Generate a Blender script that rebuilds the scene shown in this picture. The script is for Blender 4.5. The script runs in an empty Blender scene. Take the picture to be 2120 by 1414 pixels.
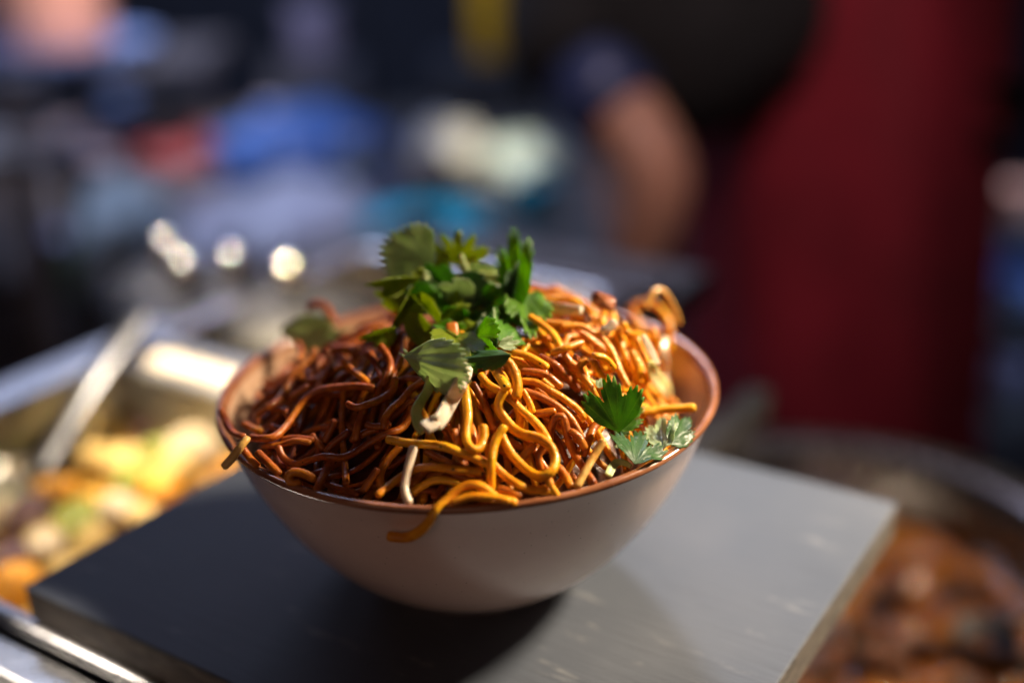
import bpy, bmesh, math, random
import numpy as np
from mathutils import Vector, Matrix, noise

random.seed(7); rng = np.random.default_rng(7)
scene = bpy.context.scene
COL = scene.collection
R_ = math.radians

# ------------------------------------------------------------------ camera
FPX = 2460.67                                   # focal length in pixels of a 2120 px wide frame
EL, ROLL, DIST = R_(22.3889), R_(-2.03097), 0.402222
FW = np.array([0, math.cos(EL), -math.sin(EL)])
_r0 = np.array([1.0, 0, 0]); _u0 = np.cross(_r0, FW)
RT = math.cos(ROLL)*_r0 + math.sin(ROLL)*_u0
UP = -math.sin(ROLL)*_r0 + math.cos(ROLL)*_u0
CAM = np.array([0.01565, 0, 0.086798]) - DIST*FW
cd = bpy.data.cameras.new('camera'); cam = bpy.data.objects.new('camera', cd); COL.objects.link(cam)
cam.matrix_world = Matrix(((RT[0], UP[0], -FW[0], CAM[0]), (RT[1], UP[1], -FW[1], CAM[1]), (RT[2], UP[2], -FW[2], CAM[2]), (0, 0, 0, 1)))
cd.sensor_width = 36; cd.sensor_fit = 'HORIZONTAL'; cd.lens = FPX/2120*36
cd.clip_start = 0.02; cd.clip_end = 60
cd.dof.use_dof = True; cd.dof.focus_distance = 0.352; cd.dof.aperture_fstop = 2.2
scene.camera = cam
scene.view_settings.view_transform = 'Standard'; scene.view_settings.look = 'None'
scene.view_settings.exposure = 0; scene.view_settings.gamma = 1
# ------------------------------------------------------------------ light
w = bpy.data.worlds.new('World'); scene.world = w; w.use_nodes = True
w.node_tree.nodes['Background'].inputs[0].default_value = (0.55, 0.48, 0.66, 1)
w.node_tree.nodes['Background'].inputs[1].default_value = 0.022

def aim(o, target):
    o.rotation_euler = (Vector(target)-o.location).to_track_quat('-Z', 'Y').to_euler()

def area(name, loc, target, power, color, sx, sy, spread=180):
    l = bpy.data.lights.new(name, 'AREA'); l.energy = power; l.color = color; l.shape = 'RECTANGLE'; l.size = sx; l.size_y = sy
    l.spread = R_(spread)
    o = bpy.data.objects.new(name, l); COL.objects.link(o); o.location = loc; aim(o, target); return o

def spot(name, loc, target, power, color, radius, cone, blend=.5):
    l = bpy.data.lights.new(name, 'SPOT'); l.energy = power; l.color = color; l.shadow_soft_size = radius
    l.spot_size = R_(cone); l.spot_blend = blend
    o = bpy.data.objects.new(name, l); COL.objects.link(o); o.location = loc; aim(o, target); return o

KD = np.array([.95, .30, .74]); KD /= np.linalg.norm(KD)
spot('stall_lamp', KD*1.25+np.array([0, 0, .06]), (0.085, -.01, .01), 265, (1.0, .80, .58), .11, 19, .45)
spot('curry_fill', (.95, .30, .75), (.21, .13, -.15), 40, (1.0, .80, .56), .03, 24, .5)  # added fill for the round pan, outside the key's cone
spot('counter_lamp', (.14, .95, .72), (.155, -.02, 0), 40, (.76, .83, 1.0), .07, 15, .8)
area('opening_light', (.10, .98, .80), (0, .0, .03), 1.0, (.82, .72, 1.0), .55, .30)
for k_, (b_, pw_) in enumerate([(-.160, 21), (-.02, 62), (.10, 34)]):
    q_ = np.array([-.04593, .17179, 0])+np.array([.8313, -.5558, 0])*-.095+np.array([.5558, .8313, 0])*b_
    spot('warming_lamp', (q_[0]-.10, q_[1]+.02, .50), (q_[0], q_[1], -.05), pw_, (1.0, .80, .52), .012, 19, .35)
spot('cook_fill', (.22, .02, .85), (.24, 1.0, -.16), 24, (1.0, .78, .74), .08, 40, .9)  # unseen fill added to lift the cook's apron and arm
spot('side_fill', (1.25, .75, .45), (.88, 1.4, -.25), 60, (.5, .66, 1.0), .06, 36, .6)  # added blue fill on the shelf unit, no fixture behind it
area('back_fill', (-.5, 1.3, 1.2), (-.5, 1.75, -.25), 12.5, (.58, .68, 1.0), .6, .4, 150)  # added blue fill over the back table, not an actual street lamp
area('rim_fill', (-.85, 2.0, .68), (-.2, .25, 0), 1.9, (.60, .66, 1.0), .9, .32)  # added panel for blue reflections on the pan rims; no window there
spot('rail_fill', (-.47, .10, .50), (-.158, -.057, -.03), 30, (1.0, .86, .74), .008, 8.5, .25)  # invented narrow spot that brightens the front rails only
area('front_fill', (-.5, -1.3, .55), (0, 0, .03), 2.2, (1.0, .60, .42), 1.5, 1.2)  # added warm fill from the camera side
spot('pot_fill', (-.15, 1.25, .85), (-.66, 1.85, .02), 105, (1.0, .80, .74), .1, 44, .8)  # added fill for the copper pot and tray
spot('bottle_fill', (.05, 1.1, .75), (.01, 1.52, .08), 170, (1.0, .86, .5), .04, 10, .5)  # narrow spot put in to brighten the yellow bottle

# ------------------------------------------------------------------ helpers
def ray(a, b):
    v = FW + (a-1060)/FPX*RT + (707-b)/FPX*UP
    return v/np.linalg.norm(v)
def at_z(a, b, z):
    v = ray(a, b); return CAM + v*(z-CAM[2])/v[2]
def at_y(a, b, y):
    v = ray(a, b); return CAM + v*(y-CAM[1])/v[1]
def at_t(a, b, t): return CAM + ray(a, b)*t
YAW = R_(56.2367)
EY = np.array([math.cos(YAW), math.sin(YAW), 0]); EX = np.array([math.sin(YAW), -math.cos(YAW), 0])
ORG = np.array([-.04593, .17179, 0])
def fr(a, b, z): return ORG + EX*a + EY*b + np.array([0, 0, z])

def tag(o, label=None, cat=None, group=None, kind=None):
    if label: o['label'] = label
    if cat: o['category'] = cat
    if group: o['group'] = group
    if kind: o['kind'] = kind
    return o
def empty(name, loc=(0, 0, 0)):
    o = bpy.data.objects.new(name, None); COL.objects.link(o); o.location = [float(c) for c in loc]; o.empty_display_size = .02; return o
def mesh_obj(name, verts, faces, mat, parent=None, smooth=True, loc=None):
    me = bpy.data.meshes.new(name)
    me.from_pydata([tuple(map(float, v)) for v in verts], [], [tuple(int(i) for i in f) for f in faces]); me.update()
    if smooth: me.polygons.foreach_set('use_smooth', [True]*len(me.polygons))
    o = bpy.data.objects.new(name, me); COL.objects.link(o)
    if mat: me.materials.append(mat)
    put(o, parent, loc); return o
def put(o, parent, loc=None):
    if parent is not None:
        o.parent = parent
        o.matrix_parent_inverse = Matrix.Translation(parent.location).inverted() if parent.type == 'EMPTY' or parent.location.length else Matrix()
    if loc is not None: o.location = [float(c) for c in loc]
def recenter(o, p):
    """move the object's origin to p without moving its mesh"""
    p = Vector([float(c) for c in p]); o.data.transform(Matrix.Translation(-p)); o.location = p; return o
def bm_obj(name, bm, mat, parent=None, smooth=True):
    me = bpy.data.meshes.new(name); bm.to_mesh(me); bm.free()
    if smooth: me.polygons.foreach_set('use_smooth', [True]*len(me.polygons))
    o = bpy.data.objects.new(name, me); COL.objects.link(o)
    if mat: me.materials.append(mat)
    put(o, parent); return o
def bevel(o, width, seg=3):
    m = o.modifiers.new('bevel', 'BEVEL'); m.width = width; m.segments = seg; m.limit_method = 'ANGLE'; m.angle_limit = R_(35); return o
def lathe(profile, n=96, cx=0, cy=0, wob=0):
    v, f = [], []
    for k, (r, z) in enumerate(profile):
        for i in range(n):
            a = 2*math.pi*i/n; rr = r*(1+wob*math.sin(3*a+1)+wob*.6*math.sin(5*a+k*.3)) if wob else r
            v.append((cx+rr*math.cos(a), cy+rr*math.sin(a), z))
    m = len(profile)
    for k in range(m-1):
        for i in range(n):
            j = (i+1) % n
            f.append((k*n+i, k*n+j, (k+1)*n+j, (k+1)*n+i))
    return v, f
def box_vf(p0, ex, ey, ez):
    p0, ex, ey, ez = map(np.asarray, (p0, ex, ey, ez))
    v = [p0+a*ex+b*ey+c*ez for c in (0, 1) for b in (0, 1) for a in (0, 1)]
    return v, [(0, 2, 3, 1), (4, 5, 7, 6), (0, 1, 5, 4), (2, 6, 7, 3), (0, 4, 6, 2), (1, 3, 7, 5)]
def tube_vf(pts, rad, n=10, cap=True, flat=1.0):
    """swept tube with rounded ends through 3-D points; rad is one radius or one per point"""
    P = np.asarray(pts, float); m = len(P); rad = np.full(m, rad, float) if np.isscalar(rad) else np.asarray(rad, float)
    T = np.gradient(P, axis=0); T /= np.linalg.norm(T, axis=1)[:, None]+1e-12
    if cap:
        a, b = rad[0], rad[-1]
        P = np.vstack([P[0]-T[0]*a*.62, P[0]-T[0]*a*.42, P, P[-1]+T[-1]*b*.42, P[-1]+T[-1]*b*.62])
        rad = np.concatenate([[a*.45, a*.85], rad, [b*.85, b*.45]])
        T = np.vstack([T[0], T[0], T, T[-1], T[-1]]); m += 4
    up = np.array([0, 0, 1.0]) if abs(T[0][2]) < .9 else np.array([1.0, 0, 0])
    N = np.cross(T[0], up); N /= np.linalg.norm(N)
    v = np.empty((m*n, 3)); ang = np.arange(n)*2*math.pi/n
    for i in range(m):
        N = N-T[i]*(N@T[i]); N /= np.linalg.norm(N)+1e-12
        Bn = np.cross(T[i], N)
        v[i*n:(i+1)*n] = P[i]+rad[i]*(np.cos(ang)[:, None]*N+flat*np.sin(ang)[:, None]*Bn)
    f = [(i*n+k, i*n+(k+1) % n, (i+1)*n+(k+1) % n, (i+1)*n+k) for i in range(m-1) for k in range(n)]
    if cap:
        f.append(tuple(range(n))[::-1]); f.append(tuple(range((m-1)*n, m*n)))
    return v, f
def spline(pts, step):
    """Catmull-Rom through the points, resampled at even spacing"""
    P = np.asarray(pts, float)
    if len(P) == 2: P = np.vstack([P[0], P.mean(0), P[1]])
    Q = np.vstack([2*P[0]-P[1], P, 2*P[-1]-P[-2]]); out = []
    for i in range(1, len(Q)-2):
        for s in np.linspace(0, 1, 14, endpoint=False):
            a, b, c, d = Q[i-1], Q[i], Q[i+1], Q[i+2]
            out.append(.5*((2*b)+(c-a)*s+(2*a-5*b+4*c-d)*s*s+(3*b-a-3*c+d)*s**3))
    out.append(P[-1]); out = np.array(out)
    L = np.concatenate([[0], np.cumsum(np.linalg.norm(np.diff(out, axis=0), axis=1))])
    n = max(4, int(L[-1]/step)+1); s = np.linspace(0, L[-1], n)
    return np.stack([np.interp(s, L, out[:, k]) for k in range(out.shape[1])], 1)
def gsmooth(a, sig):
    k = int(3*sig)+1; x = np.arange(-k, k+1); g = np.exp(-x*x/(2*sig*sig)); g /= g.sum()
    return np.convolve(np.pad(a, k, mode='edge'), g, 'valid')

# ------------------------------------------------------------------ materials
def mat(name):
    m = bpy.data.materials.new(name); m.use_nodes = True; nt = m.node_tree; nt.nodes.clear()
    out = nt.nodes.new('ShaderNodeOutputMaterial'); return m, nt, out
def N(nt, t, **kw):
    n = nt.nodes.new(t)
    for k, v in kw.items():
        if hasattr(n, k): setattr(n, k, v)
        else: n.inputs[k].default_value = v
    return n
def ramp(nt, stops, interp='LINEAR'):
    n = nt.nodes.new('ShaderNodeValToRGB'); e = n.color_ramp.elements; n.color_ramp.interpolation = interp
    while len(e) < len(stops): e.new(.5)
    for x, (p, c) in zip(e, stops): x.position = p; x.color = (*c, 1) if len(c) == 3 else c
    return n
def noisy(name, c1, c2, scale=40, rough=.5, rough2=None, bump=.1, dist=.0005, metallic=0, coat=0, spec=.5, sss=0, detail=5, stretch=None, trans=0, mid=(.35, .65)):
    """principled surface with two-tone noise colour, noise roughness and fine relief"""
    m, nt, out = mat(name); L = nt.links.new
    tc = N(nt, 'ShaderNodeTexCoord'); mp = N(nt, 'ShaderNodeMapping'); L(tc.outputs['Object'], mp.inputs[0])
    if stretch: mp.inputs['Scale'].default_value = stretch
    nz = N(nt, 'ShaderNodeTexNoise', Scale=scale, Detail=detail, Roughness=.6); L(mp.outputs[0], nz.inputs['Vector'])
    rp = ramp(nt, [(mid[0], c1), (mid[1], c2)]); L(nz.outputs['Fac'], rp.inputs[0])
    p = N(nt, 'ShaderNodeBsdfPrincipled', Metallic=metallic, Roughness=rough); L(rp.outputs[0], p.inputs['Base Color'])
    p.inputs['Specular IOR Level'].default_value = spec
    if coat: p.inputs['Coat Weight'].default_value = coat; p.inputs['Coat Roughness'].default_value = .12
    if sss: p.inputs['Subsurface Weight'].default_value = sss; p.inputs['Subsurface Radius'].default_value = (1, .5, .25); p.inputs['Subsurface Scale'].default_value = .002
    if trans: p.inputs['Transmission Weight'].default_value = trans
    n2 = N(nt, 'ShaderNodeTexNoise', Scale=scale*3.1, Detail=4); L(mp.outputs[0], n2.inputs['Vector'])
    if rough2 is not None:
        mr = N(nt, 'ShaderNodeMapRange'); L(n2.outputs['Fac'], mr.inputs[0]); mr.inputs[3].default_value = rough; mr.inputs[4].default_value = rough2
        mr.inputs[1].default_value = .3; mr.inputs[2].default_value = .7; L(mr.outputs[0], p.inputs['Roughness'])
    if bump:
        b = N(nt, 'ShaderNodeBump', Strength=bump, Distance=dist); L(n2.outputs['Fac'], b.inputs['Height']); L(b.outputs[0], p.inputs['Normal'])
    L(p.outputs[0], out.inputs[0]); return m

def noodle_material(name, cA, cB, cC):
    """glossy sauced noodle: tone differs from strand to strand (object random) with sauce mottling and pepper specks"""
    m, nt, out = mat(name); L = nt.links.new
    tc = N(nt, 'ShaderNodeTexCoord'); oi = N(nt, 'ShaderNodeObjectInfo')
    nz = N(nt, 'ShaderNodeTexNoise', Scale=95, Detail=6, Roughness=.7); L(tc.outputs['Object'], nz.inputs['Vector'])
    ad = N(nt, 'ShaderNodeMath', operation='MULTIPLY_ADD'); L(oi.outputs['Random'], ad.inputs[0]); ad.inputs[1].default_value = .45
    sc = N(nt, 'ShaderNodeMath', operation='MULTIPLY_ADD'); L(nz.outputs['Fac'], sc.inputs[0]); sc.inputs[1].default_value = 2.5; sc.inputs[2].default_value = -1.0
    L(sc.outputs[0], ad.inputs[2])
    rp = ramp(nt, [(0.05, cA), (.5, cB), (.98, cC)]); L(ad.outputs[0], rp.inputs[0])
    sp = N(nt, 'ShaderNodeTexVoronoi', Scale=420); L(tc.outputs['Object'], sp.inputs['Vector'])
    n3 = N(nt, 'ShaderNodeTexNoise', Scale=90, Detail=2); L(tc.outputs['Object'], n3.inputs['Vector'])
    th = N(nt, 'ShaderNodeMapRange'); L(n3.outputs['Fac'], th.inputs[0]); th.inputs[1].default_value = .5; th.inputs[2].default_value = .75; th.inputs[3].default_value = 0; th.inputs[4].default_value = .3
    lt = N(nt, 'ShaderNodeMath', operation='LESS_THAN'); L(sp.outputs['Distance'], lt.inputs[0]); L(th.outputs[0], lt.inputs[1])
    mx = N(nt, 'ShaderNodeMix', data_type='RGBA'); L(lt.outputs[0], mx.inputs['Factor']); L(rp.outputs[0], mx.inputs['A']); mx.inputs['B'].default_value = (.03, .01, .004, 1)
    p = N(nt, 'ShaderNodeBsdfPrincipled', Roughness=.42); L(mx.outputs['Result'], p.inputs['Base Color'])
    p.inputs['Specular IOR Level'].default_value = .3; p.inputs['Coat Weight'].default_value = .3; p.inputs['Coat Roughness'].default_value = .06
    p.inputs['Subsurface Weight'].default_value = .2; p.inputs['Subsurface Radius'].default_value = (1, .42, .12); p.inputs['Subsurface Scale'].default_value = .0016
    b1 = N(nt, 'ShaderNodeTexNoise', Scale=700, Detail=3); L(tc.outputs['Object'], b1.inputs['Vector'])
    bp = N(nt, 'ShaderNodeBump', Strength=.5, Distance=.0005); L(b1.outputs['Fac'], bp.inputs['Height'])
    b2 = N(nt, 'ShaderNodeBump', Strength=.4, Distance=.0008); L(nz.outputs['Fac'], b2.inputs['Height']); L(bp.outputs[0], b2.inputs['Normal'])
    L(b2.outputs[0], p.inputs['Normal']); L(bp.outputs[0], p.inputs['Coat Normal']); L(p.outputs[0], out.inputs[0]); return m

def leaf_material(name, c_dark, c_light, vein, transl=.4):
    m, nt, out = mat(name); L = nt.links.new
    tc = N(nt, 'ShaderNodeTexCoord'); uv = N(nt, 'ShaderNodeUVMap'); sx = N(nt, 'ShaderNodeSeparateXYZ'); L(uv.outputs[0], sx.inputs[0])
    nz = N(nt, 'ShaderNodeTexNoise', Scale=140, Detail=5); L(tc.outputs['Object'], nz.inputs['Vector'])
    rp = ramp(nt, [(.3, c_dark), (.72, c_light)]); L(nz.outputs['Fac'], rp.inputs[0])
    # main veins fan out from the base along u; side veins climb off them
    mu = N(nt, 'ShaderNodeMath', operation='MULTIPLY'); L(sx.outputs[0], mu.inputs[0]); mu.inputs[1].default_value = 7
    pp = N(nt, 'ShaderNodeMath', operation='PINGPONG'); L(mu.outputs[0], pp.inputs[0]); pp.inputs[1].default_value = .5
    mr = N(nt, 'ShaderNodeMapRange'); L(pp.outputs[0], mr.inputs[0]); mr.inputs[1].default_value = .0; mr.inputs[2].default_value = .07; mr.inputs[3].default_value = 1; mr.inputs[4].default_value = 0
    s1 = N(nt, 'ShaderNodeMath', operation='MULTIPLY_ADD'); L(pp.outputs[0], s1.inputs[0]); s1.inputs[1].default_value = -.35; L(sx.outputs[1], s1.inputs[2])
    s2 = N(nt, 'ShaderNodeMath', operation='MULTIPLY'); L(s1.outputs[0], s2.inputs[0]); s2.inputs[1].default_value = 9
    s3 = N(nt, 'ShaderNodeMath', operation='PINGPONG'); L(s2.outputs[0], s3.inputs[0]); s3.inputs[1].default_value = .5
    m2 = N(nt, 'ShaderNodeMapRange'); L(s3.outputs[0], m2.inputs[0]); m2.inputs[1].default_value = 0; m2.inputs[2].default_value = .1; m2.inputs[3].default_value = .45; m2.inputs[4].default_value = 0
    vm = N(nt, 'ShaderNodeMath', operation='MAXIMUM'); L(mr.outputs[0], vm.inputs[0]); L(m2.outputs[0], vm.inputs[1])
    vf = N(nt, 'ShaderNodeMath', operation='MULTIPLY'); L(vm.outputs[0], vf.inputs[0]); vf.inputs[1].default_value = .55
    mx = N(nt, 'ShaderNodeMix', data_type='RGBA'); L(vf.outputs[0], mx.inputs['Factor']); L(rp.outputs[0], mx.inputs['A']); mx.inputs['B'].default_value = (*vein, 1)
    p = N(nt, 'ShaderNodeBsdfPrincipled', Roughness=.36); L(mx.outputs['Result'], p.inputs['Base Color']); p.inputs['Specular IOR Level'].default_value = .45
    b = N(nt, 'ShaderNodeBump', Strength=.4, Distance=.0004); b.invert = True; L(vm.outputs[0], b.inputs['Height'])
    n2 = N(nt, 'ShaderNodeTexNoise', Scale=420, Detail=3); L(tc.outputs['Object'], n2.inputs['Vector'])
    b2 = N(nt, 'ShaderNodeBump', Strength=.5, Distance=.0005); L(n2.outputs['Fac'], b2.inputs['Height']); L(b.outputs[0], b2.inputs['Normal']); L(b2.outputs[0], p.inputs['Normal'])
    tr = N(nt, 'ShaderNodeBsdfTranslucent')
    hs = N(nt, 'ShaderNodeHueSaturation', Hue=.485, Saturation=1.1, Value=1.9); L(mx.outputs['Result'], hs.inputs['Color']); L(hs.outputs[0], tr.inputs['Color'])
    ms = N(nt, 'ShaderNodeMixShader'); ms.inputs[0].default_value = transl; L(p.outputs[0], ms.inputs[1]); L(tr.outputs[0], ms.inputs[2]); L(ms.outputs[0], out.inputs[0]); return m

M = {}
M['noodle_red'] = noodle_material('noodle_red', (.15, .024, .002), (.34, .075, .004), (.52, .17, .008))  # sauce tones by side of heap; shade darkens this, lamplight brightens the orange
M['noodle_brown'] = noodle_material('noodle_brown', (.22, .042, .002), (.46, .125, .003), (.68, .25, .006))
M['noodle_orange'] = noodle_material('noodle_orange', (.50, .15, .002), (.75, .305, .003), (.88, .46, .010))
M['noodle_pale'] = noodle_material('noodle_pale', (.55, .26, .04), (.66, .38, .09), (.74, .5, .18))
M['sauce'] = noisy('sauce', (.05, .014, .004), (.14, .04, .008), 160, .25, .5, .5, .001, coat=.5)
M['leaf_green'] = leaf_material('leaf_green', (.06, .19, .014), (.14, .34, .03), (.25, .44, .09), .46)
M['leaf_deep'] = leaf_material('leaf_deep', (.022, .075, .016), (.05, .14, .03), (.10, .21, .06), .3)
M['leaf_pale'] = leaf_material('leaf_pale', (.27, .37, .18), (.40, .48, .28), (.56, .62, .44), .38)
M['leaf_olive'] = leaf_material('leaf_olive', (.15, .22, .012), (.30, .38, .02), (.40, .46, .07), .52)
M['stem'] = noisy('stem', (.28, .38, .10), (.45, .52, .22), 200, .35, .5, .2, .0003, sss=.2)
M['leek'] = noisy('leek', (.60, .50, .36), (.80, .72, .58), 90, .32, .5, .6, .0006, sss=.25, stretch=(1, 1, 6))
M['leek_green'] = noisy('leek_green', (.24, .34, .07), (.48, .54, .22), 90, .3, .5, .5, .0006, sss=.2)
M['sprout'] = noisy('sprout', (.55, .42, .28), (.78, .66, .5), 120, .25, .4, .2, .0004, sss=.3, coat=.3)
M['cabbage'] = noisy('cabbage', (.55, .52, .14), (.80, .74, .42), 70, .3, .45, .4, .0006, sss=.2)
M['onion'] = noisy('onion', (.36, .20, .07), (.55, .36, .16), 90, .25, .4, .3, .0006, sss=.3, coat=.4)
M['carrot'] = noisy('carrot', (.55, .15, .015), (.70, .26, .03), 120, .3, .45, .3, .0005, sss=.2)
M['meat'] = noisy('meat', (.22, .05, .015), (.42, .13, .03), 110, .3, .5, .8, .001, coat=.3)
# ------------------------------------------------------------------ bowl (axis at the origin, foot on z = 0)
RIM_R, RIM_Z = .0850, .0721
OUTER = [(.0, .0022), (.026, .0022), (.0285, .0), (.0325, .0), (.0345, .0015), (.0372, .0042), (.0445, .0090), (.0525, .0158), (.0600, .0240), (.0668, .0332), (.0724, .0428), (.0768, .0520), (.0800, .0602), (.0815, .0640), (.0826, .0662), (.0838, .0688), (.0846, .0704)]
LIP = [(.0846, .0704), (.0850, .0713), (.0846, .0723), (.0836, .0725), (.0824, .0721), (.0815, .0709), (.0811, .0698)]
INNER = [(.0811, .0698), (.0806, .0685), (.0786, .0630), (.0752, .0545), (.0710, .0460), (.0650, .0362), (.0580, .0270), (.0490, .0180), (.0380, .0110), (.02, .0070), (.0, .0062)]
bowl = empty('bowl'); tag(bowl, 'cream ceramic bowl with a brown glazed rim, heaped with noodles', 'bowl')
m, nt, out = mat('glaze_cream'); L = nt.links.new
tc = N(nt, 'ShaderNodeTexCoord'); nz = N(nt, 'ShaderNodeTexNoise', Scale=22, Detail=6, Roughness=.6); L(tc.outputs['Object'], nz.inputs['Vector'])
mp = N(nt, 'ShaderNodeMapping'); mp.inputs['Scale'].default_value = (1, 1, .12); L(tc.outputs['Object'], mp.inputs[0])
n2 = N(nt, 'ShaderNodeTexNoise', Scale=75, Detail=4); L(mp.outputs[0], n2.inputs['Vector'])
r1 = ramp(nt, [(.3, (.68, .49, .42)), (.7, (.78, .60, .52))]); L(nz.outputs['Fac'], r1.inputs[0])
sp = N(nt, 'ShaderNodeTexVoronoi', Scale=330); L(tc.outputs['Object'], sp.inputs['Vector'])
lt = N(nt, 'ShaderNodeMath', operation='LESS_THAN'); L(sp.outputs['Distance'], lt.inputs[0]); lt.inputs[1].default_value = .07
mx = N(nt, 'ShaderNodeMix', data_type='RGBA'); L(lt.outputs[0], mx.inputs['Factor']); L(r1.outputs[0], mx.inputs['A']); mx.inputs['B'].default_value = (.3, .2, .15, 1)
p = N(nt, 'ShaderNodeBsdfPrincipled', Roughness=.2); p.inputs['Coat Weight'].default_value = .7; p.inputs['Coat Roughness'].default_value = .1
L(mx.outputs['Result'], p.inputs['Base Color']); b = N(nt, 'ShaderNodeBump', Strength=.12, Distance=.0006); L(n2.outputs['Fac'], b.inputs['Height']); L(b.outputs[0], p.inputs['Normal']); L(p.outputs[0], out.inputs[0]); M['glaze_cream'] = m
M['glaze_brown'] = noisy('glaze_brown', (.20, .07, .03), (.34, .14, .065), 60, .14, .3, .12, .0004, coat=.6)
M['glaze_inside'] = noisy('glaze_inside', (.38, .22, .13), (.52, .35, .23), 30, .16, .3, .1, .0005, coat=.5, stretch=(1, 1, .4))
M['clay'] = noisy('clay', (.45, .33, .25), (.58, .46, .36), 120, .7, .8, .3)
v, f = lathe(OUTER[3:], 160, wob=.0012); mesh_obj('body', v, f, M['glaze_cream'], bowl)
v, f = lathe(LIP, 160, wob=.0012); mesh_obj('rim', v, f, M['glaze_brown'], bowl)
v, f = lathe(INNER, 160, wob=.0012); mesh_obj('inside', v, f, M['glaze_inside'], bowl)
v, f = lathe(OUTER[:4], 96, wob=.0012); mesh_obj('foot', v, f, M['clay'], bowl)

# ------------------------------------------------------------------ mound of noodles: a height field that strands are laid on
CXM, CYM = -.001, -.002
def mound(x, y, grow=0.0):
    dx, dy = x-CXM, y-CYM
    rx = np.where(dx > 0, .0672, .0745)+grow; ry = np.where(dy > 0, np.where(dx < 0, .063, .065), .0765)+grow
    rho = np.sqrt((dx/rx)**2+(dy/ry)**2)
    pw = 2.3+1.3*np.clip(dx/.05, -.2, 1.2)
    z = .0575+(.0335+.0062*np.clip(dx/.05, -1, 1))*(1-np.clip(rho, 0, 1.25)**pw)+grow
    return np.where(rho < 1.04, z, -.5)
PROF_O = np.array(OUTER[3:]+LIP[:6]); PROF_I = np.array(INNER[::-1]+LIP[:5:-1])
def r_out(z): return np.interp(z, PROF_O[:, 1], PROF_O[:, 0])
def r_in(z): return np.interp(z, PROF_I[:, 1], PROF_I[:, 0])
def solid(x, y, z):
    rr = np.hypot(x, y)
    shell = (z > 0) & (z < RIM_Z) & (rr < r_out(z)) & (rr > r_in(z)-.0005)
    return shell | ((z < mound(x, y)) & (z > .01) & (rr < r_in(np.minimum(z, .069))))
# view-distance buffer over the bowl, one cell per 4 x 4 photo pixels
BX0, BY0, BS, BW, BH = 430, 440, 4, 270, 185
gx, gy = np.meshgrid(BX0+BS*(np.arange(BW)+.5), BY0+BS*(np.arange(BH)+.5))
RAY = FW+((gx-1060)/FPX)[..., None]*RT+((707-gy)/FPX)[..., None]*UP; RAY /= np.linalg.norm(RAY, axis=2)[..., None]
TB = np.full((BH, BW), np.nan)
for t in np.arange(.27, .52, .0008):
    q = CAM+RAY*t; hit = np.isnan(TB) & solid(q[..., 0], q[..., 1], q[..., 2]); TB[hit] = t
def project(P):
    q = np.asarray(P)-CAM; z = q@FW
    return np.stack([1060+FPX*(q@RT)/z, 707-FPX*(q@UP)/z], -1), np.linalg.norm(q, axis=-1)
def splat(P, rad):
    uv, t = project(P)
    for (a, b), tt, r in zip(uv, t, rad):
        i, j = (a-BX0)/BS-.5, (b-BY0)/BS-.5; k = r/tt*FPX/BS
        i0, i1, j0, j1 = int(math.ceil(i-k)), int(i+k)+1, int(math.ceil(j-k)), int(j+k)+1
        if i1 <= 0 or j1 <= 0 or i0 >= BW or j0 >= BH: continue
        i0, j0, i1, j1 = max(i0, 0), max(j0, 0), min(i1, BW), min(j1, BH)
        jj, ii = np.mgrid[j0:j1, i0:i1]; d2 = ((ii-i)**2+(jj-j)**2)/(k*k)
        s = TB[j0:j1, i0:i1]; nt_ = tt-r*np.sqrt(np.clip(1-d2, 0, 1))
        ok = (d2 < 1) & (np.isnan(s) | (nt_ < s)); s[ok] = nt_[ok]
def probe(a, b, kpx):
    i, j = (a-BX0)/BS-.5, (b-BY0)/BS-.5; k = kpx/BS
    i0, i1, j0, j1 = max(int(i-k), 0), min(int(i+k)+2, BW), max(int(j-k), 0), min(int(j+k)+2, BH)
    if i1 <= i0 or j1 <= j0: return np.nan
    s = TB[j0:j1, i0:i1]
    return np.nan if np.all(np.isnan(s)) else float(np.nanmin(s))

def add_noodle(P, r, tone, label=None, group=None, var=.10):
    n = len(P); ph = random.random()*9
    rad = r*(1+var*np.array([noise.noise((ph, i*.09, 0)) for i in range(n)])*1.6)
    v, f = tube_vf(P, rad, 10, flat=random.uniform(.74, 1.0))
    c = P[n//2]
    o = mesh_obj('noodle', np.asarray(v)-c, f, M[tone], None, True, c)
    return o, rad

# -- hidden core and loose lower strands (nobody could count these)
GX = np.linspace(-.084, .084, 169); X, Y = np.meshgrid(GX, GX)
HF = mound(X, Y, 0); HF = np.maximum(HF, np.where(np.hypot(X, Y) < .0765, .0540, -.5))
def hf_sample(x, y, r=.0015):
    i = np.clip(np.round((x+.084)*1000).astype(int), 2, 166); j = np.clip(np.round((y+.084)*1000).astype(int), 2, 166)
    return np.maximum.reduce([HF[j+b, i+a] for a in (-1, 0, 1) for b in (-1, 0, 1)])
def hf_write(P, r):
    for x, y, z in P:
        i, j = int(round((x+.084)*1000)), int(round((y+.084)*1000))
        for b in range(-2, 3):
            for a in range(-2, 3):
                if 0 <= i+a < 169 and 0 <= j+b < 169:
                    d2 = (GX[i+a]-x)**2+(GX[j+b]-y)**2
                    if d2 < r*r: HF[j+b, i+a] = max(HF[j+b, i+a], z+math.sqrt(r*r-d2))
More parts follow.
